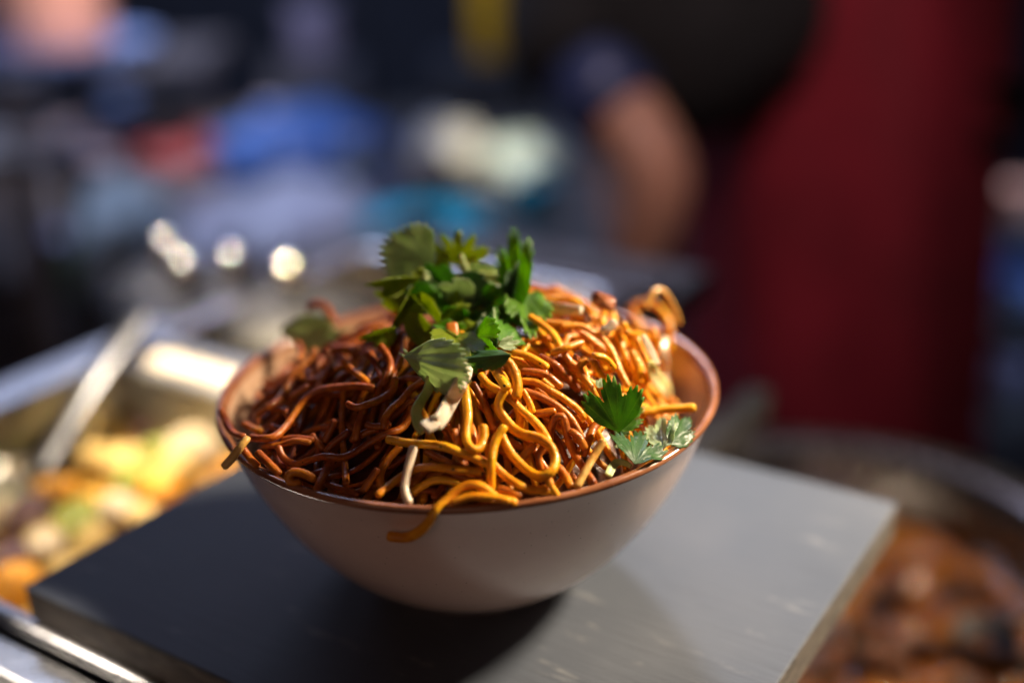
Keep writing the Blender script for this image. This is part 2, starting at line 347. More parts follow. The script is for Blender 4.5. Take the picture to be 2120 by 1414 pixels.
def wander(length, loc=None):
    step = .0013; n = int(length/step)
    if loc is None:
        a, q = random.random()*6.283, math.sqrt(random.random())*.95; x, y = CXM+q*.069*math.cos(a), CYM+q*.070*math.sin(a)
    else: x, y = loc
    h = random.random()*6.283; k = random.gauss(0, 22); P = []; calm = random.random() < .62
    if calm: h = math.atan2(y-CYM-.03, x-CXM)+random.gauss(0, .55); k = random.gauss(0, 10)
    for i in range(n):
        P.append((x, y))
        k += random.gauss(0, 7 if calm else 14)-.06*k; k = max(-130, min(130, k))
        h += k*step; nx, ny = x+step*math.cos(h), y+step*math.sin(h)
        if math.hypot((nx-CXM)/.0725, (ny-CYM)/.074) > 1:
            if calm and i > 18: break
            toc = math.atan2(CYM-y, CXM-x); d = (toc-h+math.pi) % (2*math.pi)-math.pi; h += .35*d; nx, ny = x+step*math.cos(h), y+step*math.sin(h)
        x, y = nx, ny
    return np.array(P)
def lay(P2, r):
    need = hf_sample(P2[:, 0], P2[:, 1])+r*.92; z = need.copy()
    for _ in range(3): z = np.maximum(gsmooth(z, 3.0), need-.25*r)
    z = gsmooth(z, 1.5); P = np.column_stack([P2, z])
    rr = np.hypot(P[:, 0], P[:, 1]); lim = r_in(np.minimum(P[:, 2], .069))-r
    s = np.where(rr > lim, lim/np.maximum(rr, 1e-6), 1); P[:, 0] *= s; P[:, 1] *= s
    return P
cv, cf = [], []
n_a, n_r = 72, 20
for k in range(n_r+1):
    for i in range(n_a):
        a = 2*math.pi*i/n_a; q = k/n_r
        rx = (.0672 if math.cos(a) > 0 else .0745)*1.02; ry = ((.064 if math.cos(a) > 0 else .063) if math.sin(a) > 0 else .0765)*1.03
        x, y = CXM+q*rx*math.cos(a), CYM+q*ry*math.sin(a)
        z = float(mound(np.array(x*.985), np.array(y*.985)))
        if k == n_r: z = .038
        lim = float(r_in(min(z, .069)))-.0006; rr = math.hypot(x, y)
        if rr > lim: x, y = x*lim/rr, y*lim/rr
        cv.append((x, y, max(z, .036)-.0016+.0008*noise.noise((x*300, y*300, 0))))
for k in range(n_r):
    for i in range(n_a):
        j = (i+1) % n_a; cf.append((k*n_a+i, k*n_a+j, (k+1)*n_a+j, (k+1)*n_a+i))
mass = mesh_obj('sauced_noodle_core', cv, cf, M['sauce'])
tag(mass, 'dark sauced tangle at the bottom of the noodle heap in the bowl', 'noodles', kind='stuff')
sv, sf = [], []
for _ in range(110):
    P = lay(wander(random.uniform(.03, .075)), .0014)
    if np.percentile(P[:, 2]-np.maximum(mound(P[:, 0], P[:, 1]), .054), 88) > .0045: continue
    hf_write(P, .0014); v, f = tube_vf(P, .0014, 8)
    k = sum(len(q) for q in sv); sv.append(v); sf += [tuple(i+k for i in q) for q in f]; splat(P, np.full(len(P), .0014))
low = mesh_obj('lower_noodles', np.vstack(sv), sf, M['noodle_brown'])
tag(low, 'sauced noodle strands packed in the gaps of the heap', 'noodles', kind='stuff')

# -- loose strands covering the whole heap, each one a noodle
ZONES0 = {'l': ('dark reddish noodle in the shaded side', 'noodles in the shaded side of the heap', 'noodle_red'),  # base tone set by side, darker in shade and brighter towards the lamp
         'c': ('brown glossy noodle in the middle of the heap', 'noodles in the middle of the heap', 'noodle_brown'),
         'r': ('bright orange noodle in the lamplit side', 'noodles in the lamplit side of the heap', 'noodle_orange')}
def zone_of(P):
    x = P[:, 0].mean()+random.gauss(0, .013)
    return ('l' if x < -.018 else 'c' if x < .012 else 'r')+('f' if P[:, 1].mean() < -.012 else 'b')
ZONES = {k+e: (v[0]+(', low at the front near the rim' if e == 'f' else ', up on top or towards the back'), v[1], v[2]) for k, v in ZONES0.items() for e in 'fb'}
for _ in range(205):
    r = random.uniform(.00096, .00128)
    for _try in range(40):
        P = lay(wander(random.uniform(.06, .14)), r); ov = P[:, 2]-np.maximum(mound(P[:, 0], P[:, 1]), .054)
        if len(P) > 20 and np.percentile(ov, 88) < .0100 and P[:, 2].max() < .1065+.09*P[:, 0].mean(): break
    else: continue
    hf_write(P, r)
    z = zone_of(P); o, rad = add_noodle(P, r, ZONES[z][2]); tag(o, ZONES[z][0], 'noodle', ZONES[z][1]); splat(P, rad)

# -- the strands one can follow in the photograph, laid over the heap in the order they cross
CR = {1: (430, 450, 3.822), 2: (940, 450, 3.786), 3: (430, 780, 3.822), 4: (940, 780, 3.786), 5: (450, 700, 5.891), 6: (1180, 600, 6.428), 7: (740, 460, 5.439), 8: (800, 640, 7.067), 9: (1190, 780, 6.427), 0: (0, 0, 1.0)}
def px(c, pts):
    ox, oy, s = CR[c]; return [(ox+x/s, oy+y/s) for x, y in pts]
def settle(uv, r, stiff=4.0, lift=0.0):
    t = np.array([probe(a, b, .8*r/.38*FPX) for a, b in uv]); ok = ~np.isnan(t); idx = np.arange(len(t))
    if not ok.any(): t[:] = .37
    else: t = np.interp(idx, idx[ok], t[ok])
    need = t-.85*r-lift; z = need.copy()
    for _ in range(4): z = np.minimum(gsmooth(z, stiff), need+.35*r)
    z = gsmooth(z, 1.8)
    return np.array([at_t(a, b, s) for (a, b), s in zip(uv, z)])
def trace(c, pts, tone, r=1.5, label=None, lift=0.0, stiff=4.0, name='noodle'):
    r *= .00080 if tone == 'noodle_red' else .00086; uv = spline(px(c, pts), 7.0); P = settle(uv, r, stiff, lift)
    P = spline(P[::2] if len(P) > 6 else P, .0012)
    o, rad = add_noodle(P, r, tone)
    if label: tag(o, label, 'noodle', 'single noodles one can follow on the heap')
    else:
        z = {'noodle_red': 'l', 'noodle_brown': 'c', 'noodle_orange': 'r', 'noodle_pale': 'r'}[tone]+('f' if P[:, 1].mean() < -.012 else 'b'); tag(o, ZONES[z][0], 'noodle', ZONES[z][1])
    splat(P, rad); return o
M['leaf_bright'] = leaf_material('leaf_bright', (.10, .24, .012), (.20, .40, .03), (.32, .50, .10), .55)
TR = [  # crop, tone, points
 (5,'noodle_red',[(820,640),(700,700),(560,760),(450,870)]), (5,'noodle_red',[(570,620),(620,680),(700,670),(760,600)]),
 (5,'noodle_red',[(620,840),(700,880),(800,870),(900,900)]), (5,'noodle_red',[(830,900),(900,1000),(950,1050)]),
 (5,'noodle_red',[(980,60),(1030,150),(1000,260),(960,330)]), (5,'noodle_red',[(1300,180),(1420,130),(1560,110),(1720,130)]),
 (5,'noodle_red',[(1180,140),(1150,240),(1000,370),(890,480),(840,600),(760,730),(640,830),(540,900),(460,960)]),
 (5,'noodle_red',[(1100,520),(1230,500),(1330,470)]), (5,'noodle_red',[(900,720),(1000,660),(1100,600)]),
 (5,'noodle_red',[(1640,160),(1690,280),(1640,360),(1560,420)]),
 (5,'noodle_red',[(1860,180),(1930,300),(1990,420),(2030,520)]),
 (5,'noodle_red',[(1990,100),(2080,230),(2110,370),(2050,520),(1990,600)]),
 (5,'noodle_red',[(1330,160),(1390,300),(1340,420),(1250,560),(1190,650)]),
 (5,'noodle_brown',[(1540,280),(1660,400),(1780,490),(1880,590)]),
 (5,'noodle_red',[(1650,1250),(1720,1100),(1780,960),(1800,860)]), (5,'noodle_red',[(1320,1250),(1380,1120),(1440,980)]),
 (5,'noodle_red',[(660,1080),(760,1110),(860,1080)]), (5,'noodle_brown',[(330,1040),(420,1090),(520,1130)]),
 (5,'noodle_red',[(1160,1190),(1230,1280),(1290,1340)]), (5,'noodle_red',[(800,1240),(950,1220),(1150,1240)]),
 (5,'noodle_red',[(1830,1050),(1910,1110),(2010,1090)]), (5,'noodle_red',[(1760,1180),(1860,1130),(1950,1110)]),
 (3,'noodle_red',[(400,600),(480,680),(580,780)]), (3,'noodle_red',[(280,570),(340,650),(410,720)]),
 (3,'noodle_red',[(470,540),(580,540),(700,505),(800,520)]), (3,'noodle_red',[(1230,270),(1190,380),(1170,490)]),
 (3,'noodle_red',[(860,900),(910,790),(960,700),(1010,640)]), (3,'noodle_brown',[(1520,560),(1440,640),(1375,740),(1365,830),(1390,890)]),
 (3,'noodle_red',[(940,590),(1000,520),(1110,440)]), (3,'noodle_red',[(1240,890),(1290,810),(1340,740)]),
 (3,'noodle_red',[(1260,380),(1340,395),(1430,375)]), (3,'noodle_brown',[(1730,590),(1850,650),(1960,710)]),
 (3,'noodle_brown',[(1880,420),(1940,520),(1990,640),(2030,720)]), (3,'noodle_brown',[(1860,330),(1930,420),(1980,520)]),
 (3,'noodle_brown',[(2020,180),(2040,300),(2090,420),(2110,560)]),
 (3,'noodle_brown',[(1750,10),(1620,90),(1530,190),(1450,260),(1400,340),(1400,430)]),
 (3,'noodle_red',[(1480,20),(1470,100),(1400,165),(1290,210),(1180,245),(1110,215)]),
 (3,'noodle_red',[(1610,240),(1590,330),(1530,410),(1420,450),(1300,510),(1180,590),(1060,640),(930,630),(800,660),(690,690),(600,640),(560,560)]),
 (2,'noodle_orange',[(1200,690),(1250,780),(1230,880),(1190,960)]), (2,'noodle_orange',[(1280,890),(1310,1000),(1350,1100),(1390,1220)]),
 (2,'noodle_orange',[(1330,840),(1380,950),(1430,1070),(1480,1200),(1510,1300)]), (2,'noodle_orange',[(1400,730),(1440,820),(1470,890)]),
 (2,'noodle_orange',[(1350,900),(1450,930),(1560,960)]), (2,'noodle_orange',[(1430,960),(1490,1090),(1540,1210)]),
 (2,'noodle_orange',[(1560,880),(1590,1000),(1600,1140)]), (2,'noodle_orange',[(1650,880),(1690,980),(1680,1080)]),
 (2,'noodle_orange',[(1180,720),(1160,830),(1210,900)]), (2,'noodle_orange',[(1390,1060),(1440,1180),(1440,1290)]),
 (2,'noodle_orange',[(560,590),(700,640),(830,640),(930,650),(1000,700),(1040,790),(1060,890)]),
 (2,'noodle_orange',[(860,860),(980,850),(1080,895),(1165,955),(1230,1040),(1270,1130),(1310,1220),(1360,1320)]),
 (2,'noodle_orange',[(1380,710),(1460,670),(1560,680),(1640,750),(1690,850),(1690,950)]),
 (2,'noodle_orange',[(600,780),(700,850),(780,920),(830,1010)]), (2,'noodle_brown',[(870,1070),(910,1130),(960,1170)]),
 (2,'noodle_orange',[(780,1060),(860,1030),(940,1000),(1025,975)]), (2,'noodle_brown',[(680,1100),(780,1150),(870,1240),(970,1350)]),
 (2,'noodle_orange',[(470,1060),(560,1080),(660,1130),(745,1185)]), (2,'noodle_brown',[(540,1210),(620,1210),(720,1230)]),
 (2,'noodle_orange',[(1030,1130),(980,1170),(1000,1240),(1060,1320),(1110,1410)]), (2,'noodle_orange',[(1090,1130),(1130,1200),(1180,1270)]),
 (2,'noodle_orange',[(1100,1085),(1180,1100),(1245,1175)]), (2,'noodle_brown',[(750,1250),(830,1320)]),
 (4,'noodle_brown',[(560,120),(660,150),(760,200),(850,265),(920,340),(970,430),(1010,510)]),
 (4,'noodle_orange',[(525,35),(640,45),(730,95),(820,145),(900,200),(980,265),(1030,340)]),
 (4,'noodle_brown',[(1170,310),(1090,410),(1050,510),(1010,630)]), (4,'noodle_brown',[(650,290),(720,280),(780,270)]),
 (4,'noodle_brown',[(750,520),(755,420),(800,320),(850,310),(880,400),(900,500),(940,600),(1010,710),(1090,830)]),
 (4,'noodle_brown',[(820,710),(880,790),(930,880)]), (4,'noodle_brown',[(920,430),(980,470),(1020,550)]),
 (4,'noodle_brown',[(700,560),(660,620),(680,720)]), (4,'noodle_brown',[(620,540),(560,600),(520,650)]),
 (4,'noodle_brown',[(150,60),(220,170),(270,290),(320,410)]), (4,'noodle_brown',[(0,430),(30,500),(20,560)]),
 (4,'noodle_brown',[(0,560),(130,610),(260,670)]), (4,'noodle_brown',[(360,880),(440,900),(540,950)]),
 (4,'noodle_orange',[(300,680),(350,730),(430,800),(530,860),(640,890),(740,870)]),
 (4,'noodle_brown',[(0,690),(120,740),(250,770)]), (4,'noodle_brown',[(0,760),(110,800),(240,830)]),
 (4,'noodle_orange',[(485,-40),(500,80),(490,180),(505,260),(520,340),(500,430)]), (4,'noodle_orange',[(370,-20),(420,60),(440,130)]),
 (4,'noodle_orange',[(540,110),(590,200),(625,300)],1.1),
 (4,'noodle_orange',[(740,790),(760,850),(810,930)],1.2),
]
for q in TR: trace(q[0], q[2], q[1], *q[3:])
g_f = 'single noodles one can follow on the heap'
trace(3,[(1310,90),(1200,75),(1100,80),(1000,88),(880,112),(790,170),(720,240),(660,330),(610,400),(530,475),(430,490),(320,478)],'noodle_red',1.65,'long red noodle curving down the shaded side to end near the rim')
trace(3,[(110,270),(150,360),(190,430),(250,465),(305,465)],'noodle_red',1.5,'short bent noodle lying against the inside of the rim, next to the overhanging pale end')
trace(3,[(310,490),(255,560),(195,640),(135,705)],'noodle_pale',1.5,'pale noodle end poking out over the rim on the shaded side', stiff=6)
trace(3,[(720,840),(660,840),(635,795),(670,755),(750,760),(830,800)],'noodle_brown',1.5,'small curled noodle with a bright glint just inside the front rim')
trace(3,[(1430,495),(1560,520),(1680,530),(1800,540),(1900,560),(2000,600),(2100,640),(2210,690)],'noodle_orange',1.5,'long level noodle crossing the front of the heap below the leek slice')
trace(3,[(1350,930),(1450,850),(1560,770),(1680,720),(1820,715),(1950,735),(2100,745),(2190,760)],'noodle_orange',1.5,'arched noodle crossing over the white bean sprout near the front rim')
trace(3,[(1630,910),(1720,850),(1800,815),(1900,820),(2010,850)],'noodle_orange',1.4)
trace(4,[(210,-10),(270,60),(370,120),(460,190),(540,270),(620,340),(680,410),(720,480),(745,530)],'noodle_orange',1.6,'straight orange noodle running down behind the big loop')
trace(4,[(390,120),(350,200),(365,280),(420,355),(480,420),(560,458),(650,475),(730,520),(785,600),(790,690),(750,755),(680,780),(600,750),(520,680),(450,600),(400,520),(370,450)],'noodle_orange',1.7,'large teardrop noodle loop hanging down the front of the heap')
trace(4,[(80,60),(100,200),(108,320),(95,430),(105,520),(150,572),(205,555),(232,480),(225,370)],'noodle_orange',1.6,'hook shaped noodle with its cut end pointing up left of the big loop')
trace(4,[(390,400),(335,480),(305,580),(290,700),(288,800),(292,900)],'noodle_orange',1.5,'noodle end standing upright in front of the big loop')
trace(4,[(470,985),(330,945),(250,880),(170,845),(90,855),(0,910),(-70,980),(-140,1040),(-190,1130),(-270,1210),(-370,1258),(-500,1250)],'noodle_orange',1.8,'noodle hanging over the front rim with a red tip against the bowl', stiff=3)
trace(4,[(-10,985),(100,945),(200,935),(330,950),(450,975)],'noodle_orange',1.5)
trace(4,[(1165,510),(1110,600),(1050,700),(1000,790),(955,875)],'noodle_pale',1.5,'straight pale yellow noodle leaning on the rim below the coriander leaf', stiff=8)
trace(4,[(1480,285),(1600,258),(1750,250),(1900,243)],'noodle_orange',1.7,'straight orange noodle reaching across to the lit inside wall', stiff=12)
trace(2,[(300,1140),(335,1210),(380,1280),(420,1350)],'noodle_orange',1.8,'thick short noodle end just below the dark coriander leaf')
trace(2,[(390,1110),(440,1150),(480,1230),(500,1320),(490,1400)],'noodle_orange',1.8,'thick noodle running straight down beside the thick short end')
def air(c, pts, t, tone, r, label, group=g_f):
    """a noodle standing clear of the heap: its distance is given"""
    uv = spline(px(c, pts), 7.0); P = np.array([at_t(a, b, s) for (a, b), s in zip(uv, np.interp(np.linspace(0, 1, len(uv)), np.linspace(0, 1, len(t)), t))])
    o, rad = add_noodle(spline(P[::2], .0012), r*.001, tone); tag(o, label, 'noodle', group); splat(P, np.full(len(P), r*.001)); return o
air(2,[(1500,700),(1535,630),(1580,572),(1640,580),(1700,670),(1745,780),(1760,850)],[.415,.417,.422,.428,.43],'noodle_pale',1.4,'thin pale noodle looping up above the lit back of the heap')
air(1,[(800,720),(850,690),(900,695),(950,745),(985,810),(1000,860)],[.445,.445,.44],'noodle_red',1.7,'red noodle arching up at the back of the heap beyond the blurred leaf')

# ------------------------------------------------------------------ vegetables among the noodles
def blob(name, c, cen, a1, a2, th, m, label, cat, group=None, lift=.0, bend=0.0, seed=0, t=None):
    """a cut piece of vegetable: half axes a1, a2 in photo pixels, thickness in metres"""
    (u, v), = px(c, [cen]); s = CR[c][2]; a1, a2 = np.array(a1)/s, np.array(a2)/s
    t0 = t if t is not None else (probe(u, v, 10) if not np.isnan(probe(u, v, 10)) else .38)-th*.5-lift
    ctr = at_t(u, v, t0); k = t0/FPX
    A = (RT*a1[0]-UP*a1[1])*k; B = (RT*a2[0]-UP*a2[1])*k; n_ = np.cross(A, B); n_ /= np.linalg.norm(n_); n_ = n_ if n_@FW < 0 else -n_
    # lean the piece back with the slope of the heap
    A = A+FW*np.linalg.norm(A)*(-.45*a1[1]/np.linalg.norm(a1)); B = B+FW*np.linalg.norm(B)*(-.45*a2[1]/np.linalg.norm(a2))
    vs, fs = [], []; nu, nv = 20, 9
    for j in range(nv+1):
        for i in range(nu):
            al = 2*math.pi*i/nu; be = math.pi*(j/nv-.5)
            ca, sa = math.cos(al), math.sin(al); e = .55
            x = math.copysign(abs(ca)**e, ca)*math.cos(be)**.35; y = math.copysign(abs(sa)**e, sa)*math.cos(be)**.35; z = math.sin(be)
            w_ = 1+.18*noise.noise((x*1.3+seed, y*1.3, z))
            vs.append(A*x*w_+B*y*w_+n_*(th*.5*z*(1+.4*noise.noise((x*2, y*2, seed)))+bend*(x*x)*th))
    for j in range(nv):
        for i in range(nu):
            k2 = (i+1) % nu; fs.append((j*nu+i, j*nu+k2, (j+1)*nu+k2, (j+1)*nu+i))
    o = mesh_obj(name, vs, fs, m, None, True, ctr); tag(o, label, cat, group)
    return o
gv = 'vegetable pieces among the noodles'
def strip(name, c, pts, wpx, m, label, cat, th=.0012, t=None, lift=.001, tw=0.0):
    """flat ribbon through photo points; width in photo pixels per point"""
    uv = px(c, pts); W_ = np.interp(np.linspace(0, 1, 60), np.linspace(0, 1, len(wpx)), wpx)
    uv = spline(uv, 4.0); n = len(uv); W_ = np.interp(np.linspace(0, 1, n), np.linspace(0, 1, 60), W_)
    if t is None:
        tt = np.array([probe(a, b, 6) for a, b in uv]); tt = np.where(np.isnan(tt), np.nanmedian(tt), tt); tt = gsmooth(np.minimum(tt, gsmooth(tt, 4)), 5)-th-lift
    else:
        tt = np.interp(np.linspace(0, 1, n), np.linspace(0, 1, len(t)), t); q_ = np.array([probe(a, b, 8) for a, b in uv]); tt = gsmooth(np.where(np.isnan(q_), tt, np.minimum(tt, q_-.0105)), 4)
    P = np.array([at_t(a, b, s) for (a, b), s in zip(uv, tt)]); T = np.gradient(P, axis=0); T /= np.linalg.norm(T, axis=1)[:, None]
    vs, fs = [], []; m_ = 9
    for i in range(n):
        S = np.cross(T[i], -ray(*uv[i])); S /= np.linalg.norm(S); S0_ = np.cross(T[i], S); S = max((S*math.cos(q_)+S0_*math.sin(q_) for q_ in (tw, -tw)), key=lambda c_: np.cross(c_, T[i])@KD); nn = np.cross(S, T[i]); hw = .5*W_[i]*tt[i]/FPX
        ring = [(-1+2*k/(m_-1), .5) for k in range(m_)]+[(1-2*k/(m_-1), -.5) for k in range(m_)]
        for a, b in ring:
            jag = 1+.05*noise.noise((i*.5, a*2, 3)) if abs(a) > .9 else 1
            vs.append(P[i]+S*hw*a*jag+nn*(b*th*(1-.5*a*a)+hw*.22*a*a+.00012*noise.noise((a*6, i*.08, b))))
    q = 2*m_
    for i in range(n-1):
        for k in range(q): fs.append((i*q+k, i*q+(k+1) % q, (i+1)*q+(k+1) % q, (i+1)*q+k))
    fs += [tuple(range(q))[::-1], tuple(range((n-1)*q, n*q))]
    ctr = P[n//2]; o = mesh_obj(name, np.array(vs)-ctr, fs, m, None, True, ctr); tag(o, label, cat)
    splat(P, W_*.4*tt/FPX); return o
blob('meat_piece',2,(1170,660),(90,40),(-20,60),.005,M['meat'],'reddish fried piece standing on the lit back of the heap','meat',gv,.002,0,5)
blob('carrot_slice',8,(960,320),(90,-20),(20,130),.0014,M['carrot'],'orange carrot slice under the olive leaf','carrot',gv,.003,0,7)
blob('chilli_flake',2,(960,1100),(25,14),(-10,20),.001,M['noodle_red'],'tiny red chilli flake in a dark gap','chilli',gv,.001,0,10)
strip('cabbage_piece',6,[(1275,650),(1235,800),(1250,960),(1240,1100),(1270,1230)],[12,18,20,18,14],M['sprout'],'tall pale cabbage rib at the lit edge of the heap','cabbage',.0014,lift=.002,tw=.5)
strip('cabbage_piece',6,[(960,600),(1030,740),(1090,860),(1160,1000)],[10,15,16,12],M['sprout'],'pale cabbage shred slanting down to the tall rib','cabbage',.0012,lift=.001,tw=.5)
strip('cabbage_piece',6,[(1060,960),(1100,1100),(1180,1220),(1260,1310),(1300,1420)],[16,24,30,30,20],M['cabbage'],'bright yellow green cabbage shred at the lit edge of the heap','cabbage',.0012,lift=.002,tw=.5)
strip('leek_slice',2,[(640,690),(760,710),(880,725),(1000,735)],[20,24,24,20],M['leek'],'pinkish white leek strip lying across the back of the heap','leek',.0025)
o = trace(2,[(1250,830),(1215,865),(1175,895)],'noodle_pale',2.2); o.data.materials[0] = M['sprout']; o.name = 'bean_sprout'; tag(o, 'short thick white bean sprout end on the lit back', 'bean sprout', 'bean sprouts among the noodles')
o = trace(3,[(1625,570),(1595,690),(1575,780),(1560,900),(1590,990)],'noodle_pale',1.55); o.data.materials[0] = M['sprout']; o.name = 'bean_sprout'; tag(o, 'white bean sprout running down to the front rim', 'bean sprout', 'bean sprouts among the noodles')
strip('leek_slice',8,[(640,980),(600,1180),(510,1330),(430,1500),(470,1690),(560,1790)],[20,21,20,23,26,24],M['leek_green'],'green side of the bent leek slice below the pale leaf','leek',.0016,lift=.003,tw=.5,t=[.3650,.3625,.3610,.3600,.3600,.3605])
strip('leek_slice',8,[(560,1760),(740,1640),(880,1420),(1010,1180),(1130,960),(1170,820)],[34,36,38,38,36,30],M['leek'],'broad white leek slice with fine ribs, in front of the heap','leek',.0018,lift=.003,tw=.75,t=[.3604,.3610,.3625,.3645,.3665,.3685])

# ------------------------------------------------------------------ coriander
def leaf_mesh(Bp, A, S, Nn, lobes=3, fold=.25, curl=.2, wave=.08, seed=0, spread=78, tooth=.07, notch=.3, asym=0.0):
    """fan-shaped lobed leaflet: Bp base point, A axis (length), S side axis (length of half width unit), Nn unit normal"""
    nphi, nr = 90, 10; L_ = np.linalg.norm(A); vs, uvs, fs = [], [], []
    cen = np.linspace(-1, 1, lobes)*(.66 if lobes > 1 else 0)
    for k in range(nr+1):
        q = (k/nr)
        for i in range(nphi+1):
            u = -1+2*i/nphi; ph = R_(spread)*u
            d = np.min(np.abs(u-cen)); hw = .66/(lobes-1) if lobes > 1 else 1.0
            lob = 1-(notch*1.5+.06)*(d/hw)**2.2-.10*abs(u)**2+asym*u
            edge = 1-abs(u)**10*.25
            fq = (u*lobes*2.8+seed*.37) % 1.0; th = (tooth+.03)*1.5*(1-abs(2*fq-1)**1.7-.6)
            r = lob*edge*(1+th*(q**4))*(1+.06*noise.noise((u*3, seed, 0)))*q
            x, y = r*math.cos(ph), r*math.sin(ph)
            z = fold*abs(y)*.9-curl*x*x*1.0+wave*noise.noise((x*2.6+seed, y*2.6, seed*1.7))*q+.006*math.cos(u*lobes*3.1416*2)*q*(lobes > 1)-.3*curl*y*y
            vs.append(Bp+A*x+S*y+Nn*(z*L_)); uvs.append(((u+1)/2, q))
    for k in range(nr):
        for i in range(nphi):
            a = k*(nphi+1)+i; fs.append((a, a+1, a+nphi+2, a+nphi+1))
    return vs, uvs, fs
def leaf(c, base, tip, wid, m, label, tb=None, tt=None, roll=0, parent=None, thick=.00016, free=False, clear=0, ob=.002, ot=.004, group='coriander leaves scattered over the noodles', **kw):
    """one leaflet from base to tip (photo points); wid = half width as a share of its length; roll turns it about its axis"""
    (u0, v0), (u1, v1) = px(c, [base, tip])
    def dep(u, v, o): 
        p_ = probe(u, v, 12); return (p_ if not np.isnan(p_) else .385)-o
    def lim(u, v, t_):
        p_ = probe(u, v, 10); return t_ if np.isnan(p_) or free else min(t_, p_-.0012)
    tb = dep(u0, v0, ob) if tb is None else lim(u0, v0, tb); tt = dep(u1, v1, ot) if tt is None else lim(u1, v1, tt)
    if clear:
        um, vm = u0+.55*(u1-u0), v0+.55*(v1-v0); p_ = probe(um, vm, clear*math.hypot(u1-u0, v1-v0)); sh = min(0, p_-.0012-(tb+tt)/2) if not np.isnan(p_) else 0; tb += sh; tt += sh
    b_, t_ = at_t(u0, v0, tb), at_t(u1, v1, tt); A = t_-b_; L_ = np.linalg.norm(A); a = A/L_
    n_ = -ray(u0, v0); n_ = n_-a*(n_@a); n_ /= np.linalg.norm(n_); s = np.cross(n_, a)
    ro = R_(roll); n2 = n_*math.cos(ro)+s*math.sin(ro); s2 = np.cross(n2, a)
    vs, uvs, fs = leaf_mesh(b_*0, A, s2*L_*wid, n2, **kw)
    me = bpy.data.meshes.new('coriander_leaf'); me.from_pydata([tuple(v) for v in vs], [], fs); ul = me.uv_layers.new(name='UVMap')
    li = np.array([l.vertex_index for l in me.loops]); ul.data.foreach_set('uv', np.array(uvs)[li].ravel())
    me.polygons.foreach_set('use_smooth', [True]*len(me.polygons)); me.materials.append(M[m]); me.update()
    o = bpy.data.objects.new('coriander_leaf', me); COL.objects.link(o); o.location = [float(x) for x in b_]
    so = o.modifiers.new('solid', 'SOLIDIFY'); so.thickness = thick; so.offset = 0
    tag(o, label, 'coriander leaf', group); return o
def stalk(o, c, pts, t, r, m='stem'):
    uv = px(c, pts); tt = np.interp(np.linspace(0, 1, len(uv)), np.linspace(0, 1, len(t)), t); P = spline([at_t(a, b, s) for (a, b), s in zip(uv, tt)], .0012)
    v, f = tube_vf(P, r, 8); return mesh_obj('stalk', v, f, M[m], o)
# top of the sprig
leaf(7,(860,470),(330,240),.80,'leaf_pale','large pale leaf at the top left of the garnish, lit through',.400,.392,15,seed=1,fold=.06,curl=.12,lobes=3,notch=-.02,spread=66,tooth=.07)
leaf(7,(1130,480),(1120,110),1.05,'leaf_olive','frilly yellow green leaf at the very top of the garnish',.403,.399,10,seed=2,fold=-.1,curl=.15,lobes=5,notch=.30,wave=.14,spread=84)
leaf(7,(1130,500),(1480,330),.55,'leaf_olive','yellow green lobe on the lamp side of the frilly top leaf',.403,.398,-25,seed=22,fold=.2,curl=.1,lobes=3,notch=.25)
leaf(7,(1060,560),(700,420),.5,'leaf_olive','olive leaf behind the large pale leaf',.404,.402,0,seed=23,fold=.1,curl=.1,lobes=3,notch=.2)
leaf(7,(1600,600),(1150,520),.34,'leaf_pale','light green leaf with a pale midrib under the frilly top leaf',.398,.396,25,seed=3,fold=.15,curl=.1,lobes=3,notch=.15)
o = leaf(7,(760,610),(90,640),.30,'leaf_olive','narrow pointed leaf sticking out towards the shaded side',.390,.386,40,seed=4,fold=.35,curl=-.1,lobes=3,notch=.12,spread=60)
stalk(o,7,[(700,640),(850,640),(1000,610),(1200,590),(1500,590),(1640,620)],[.390,.394,.395,.395],.0009)
leaf(7,(690,640),(690,500),.6,'leaf_olive','small rounded lobe above the narrow pointed leaf',.390,.392,20,seed=24,fold=.2,curl=.1,lobes=3,notch=.2)
leaf(7,(1560,620),(1680,900),.55,'leaf_pale','light leaf folded down beside the upright leaf',.396,.392,20,seed=25,fold=.2,curl=.2,lobes=3,notch=.2)
leaf(7,(1820,1100),(1800,140),.36,'leaf_bright','tall upright bright green leaf on the lamp side',.393,.396,25,seed=5,fold=.15,curl=-.05,lobes=3,notch=.12,spread=55,tooth=.1)
leaf(7,(1700,1050),(1810,450),.20,'leaf_deep','dark leaf standing in front of the upright bright leaf',.388,.386,30,seed=6,fold=.3,curl=.0,lobes=3,notch=.12,spread=58)
leaf(7,(1860,800),(1960,1240),.40,'leaf_bright','bright leaf hanging down at the foot of the upright leaf',.392,.390,20,seed=26,fold=.2,curl=.1,lobes=3,notch=.2)
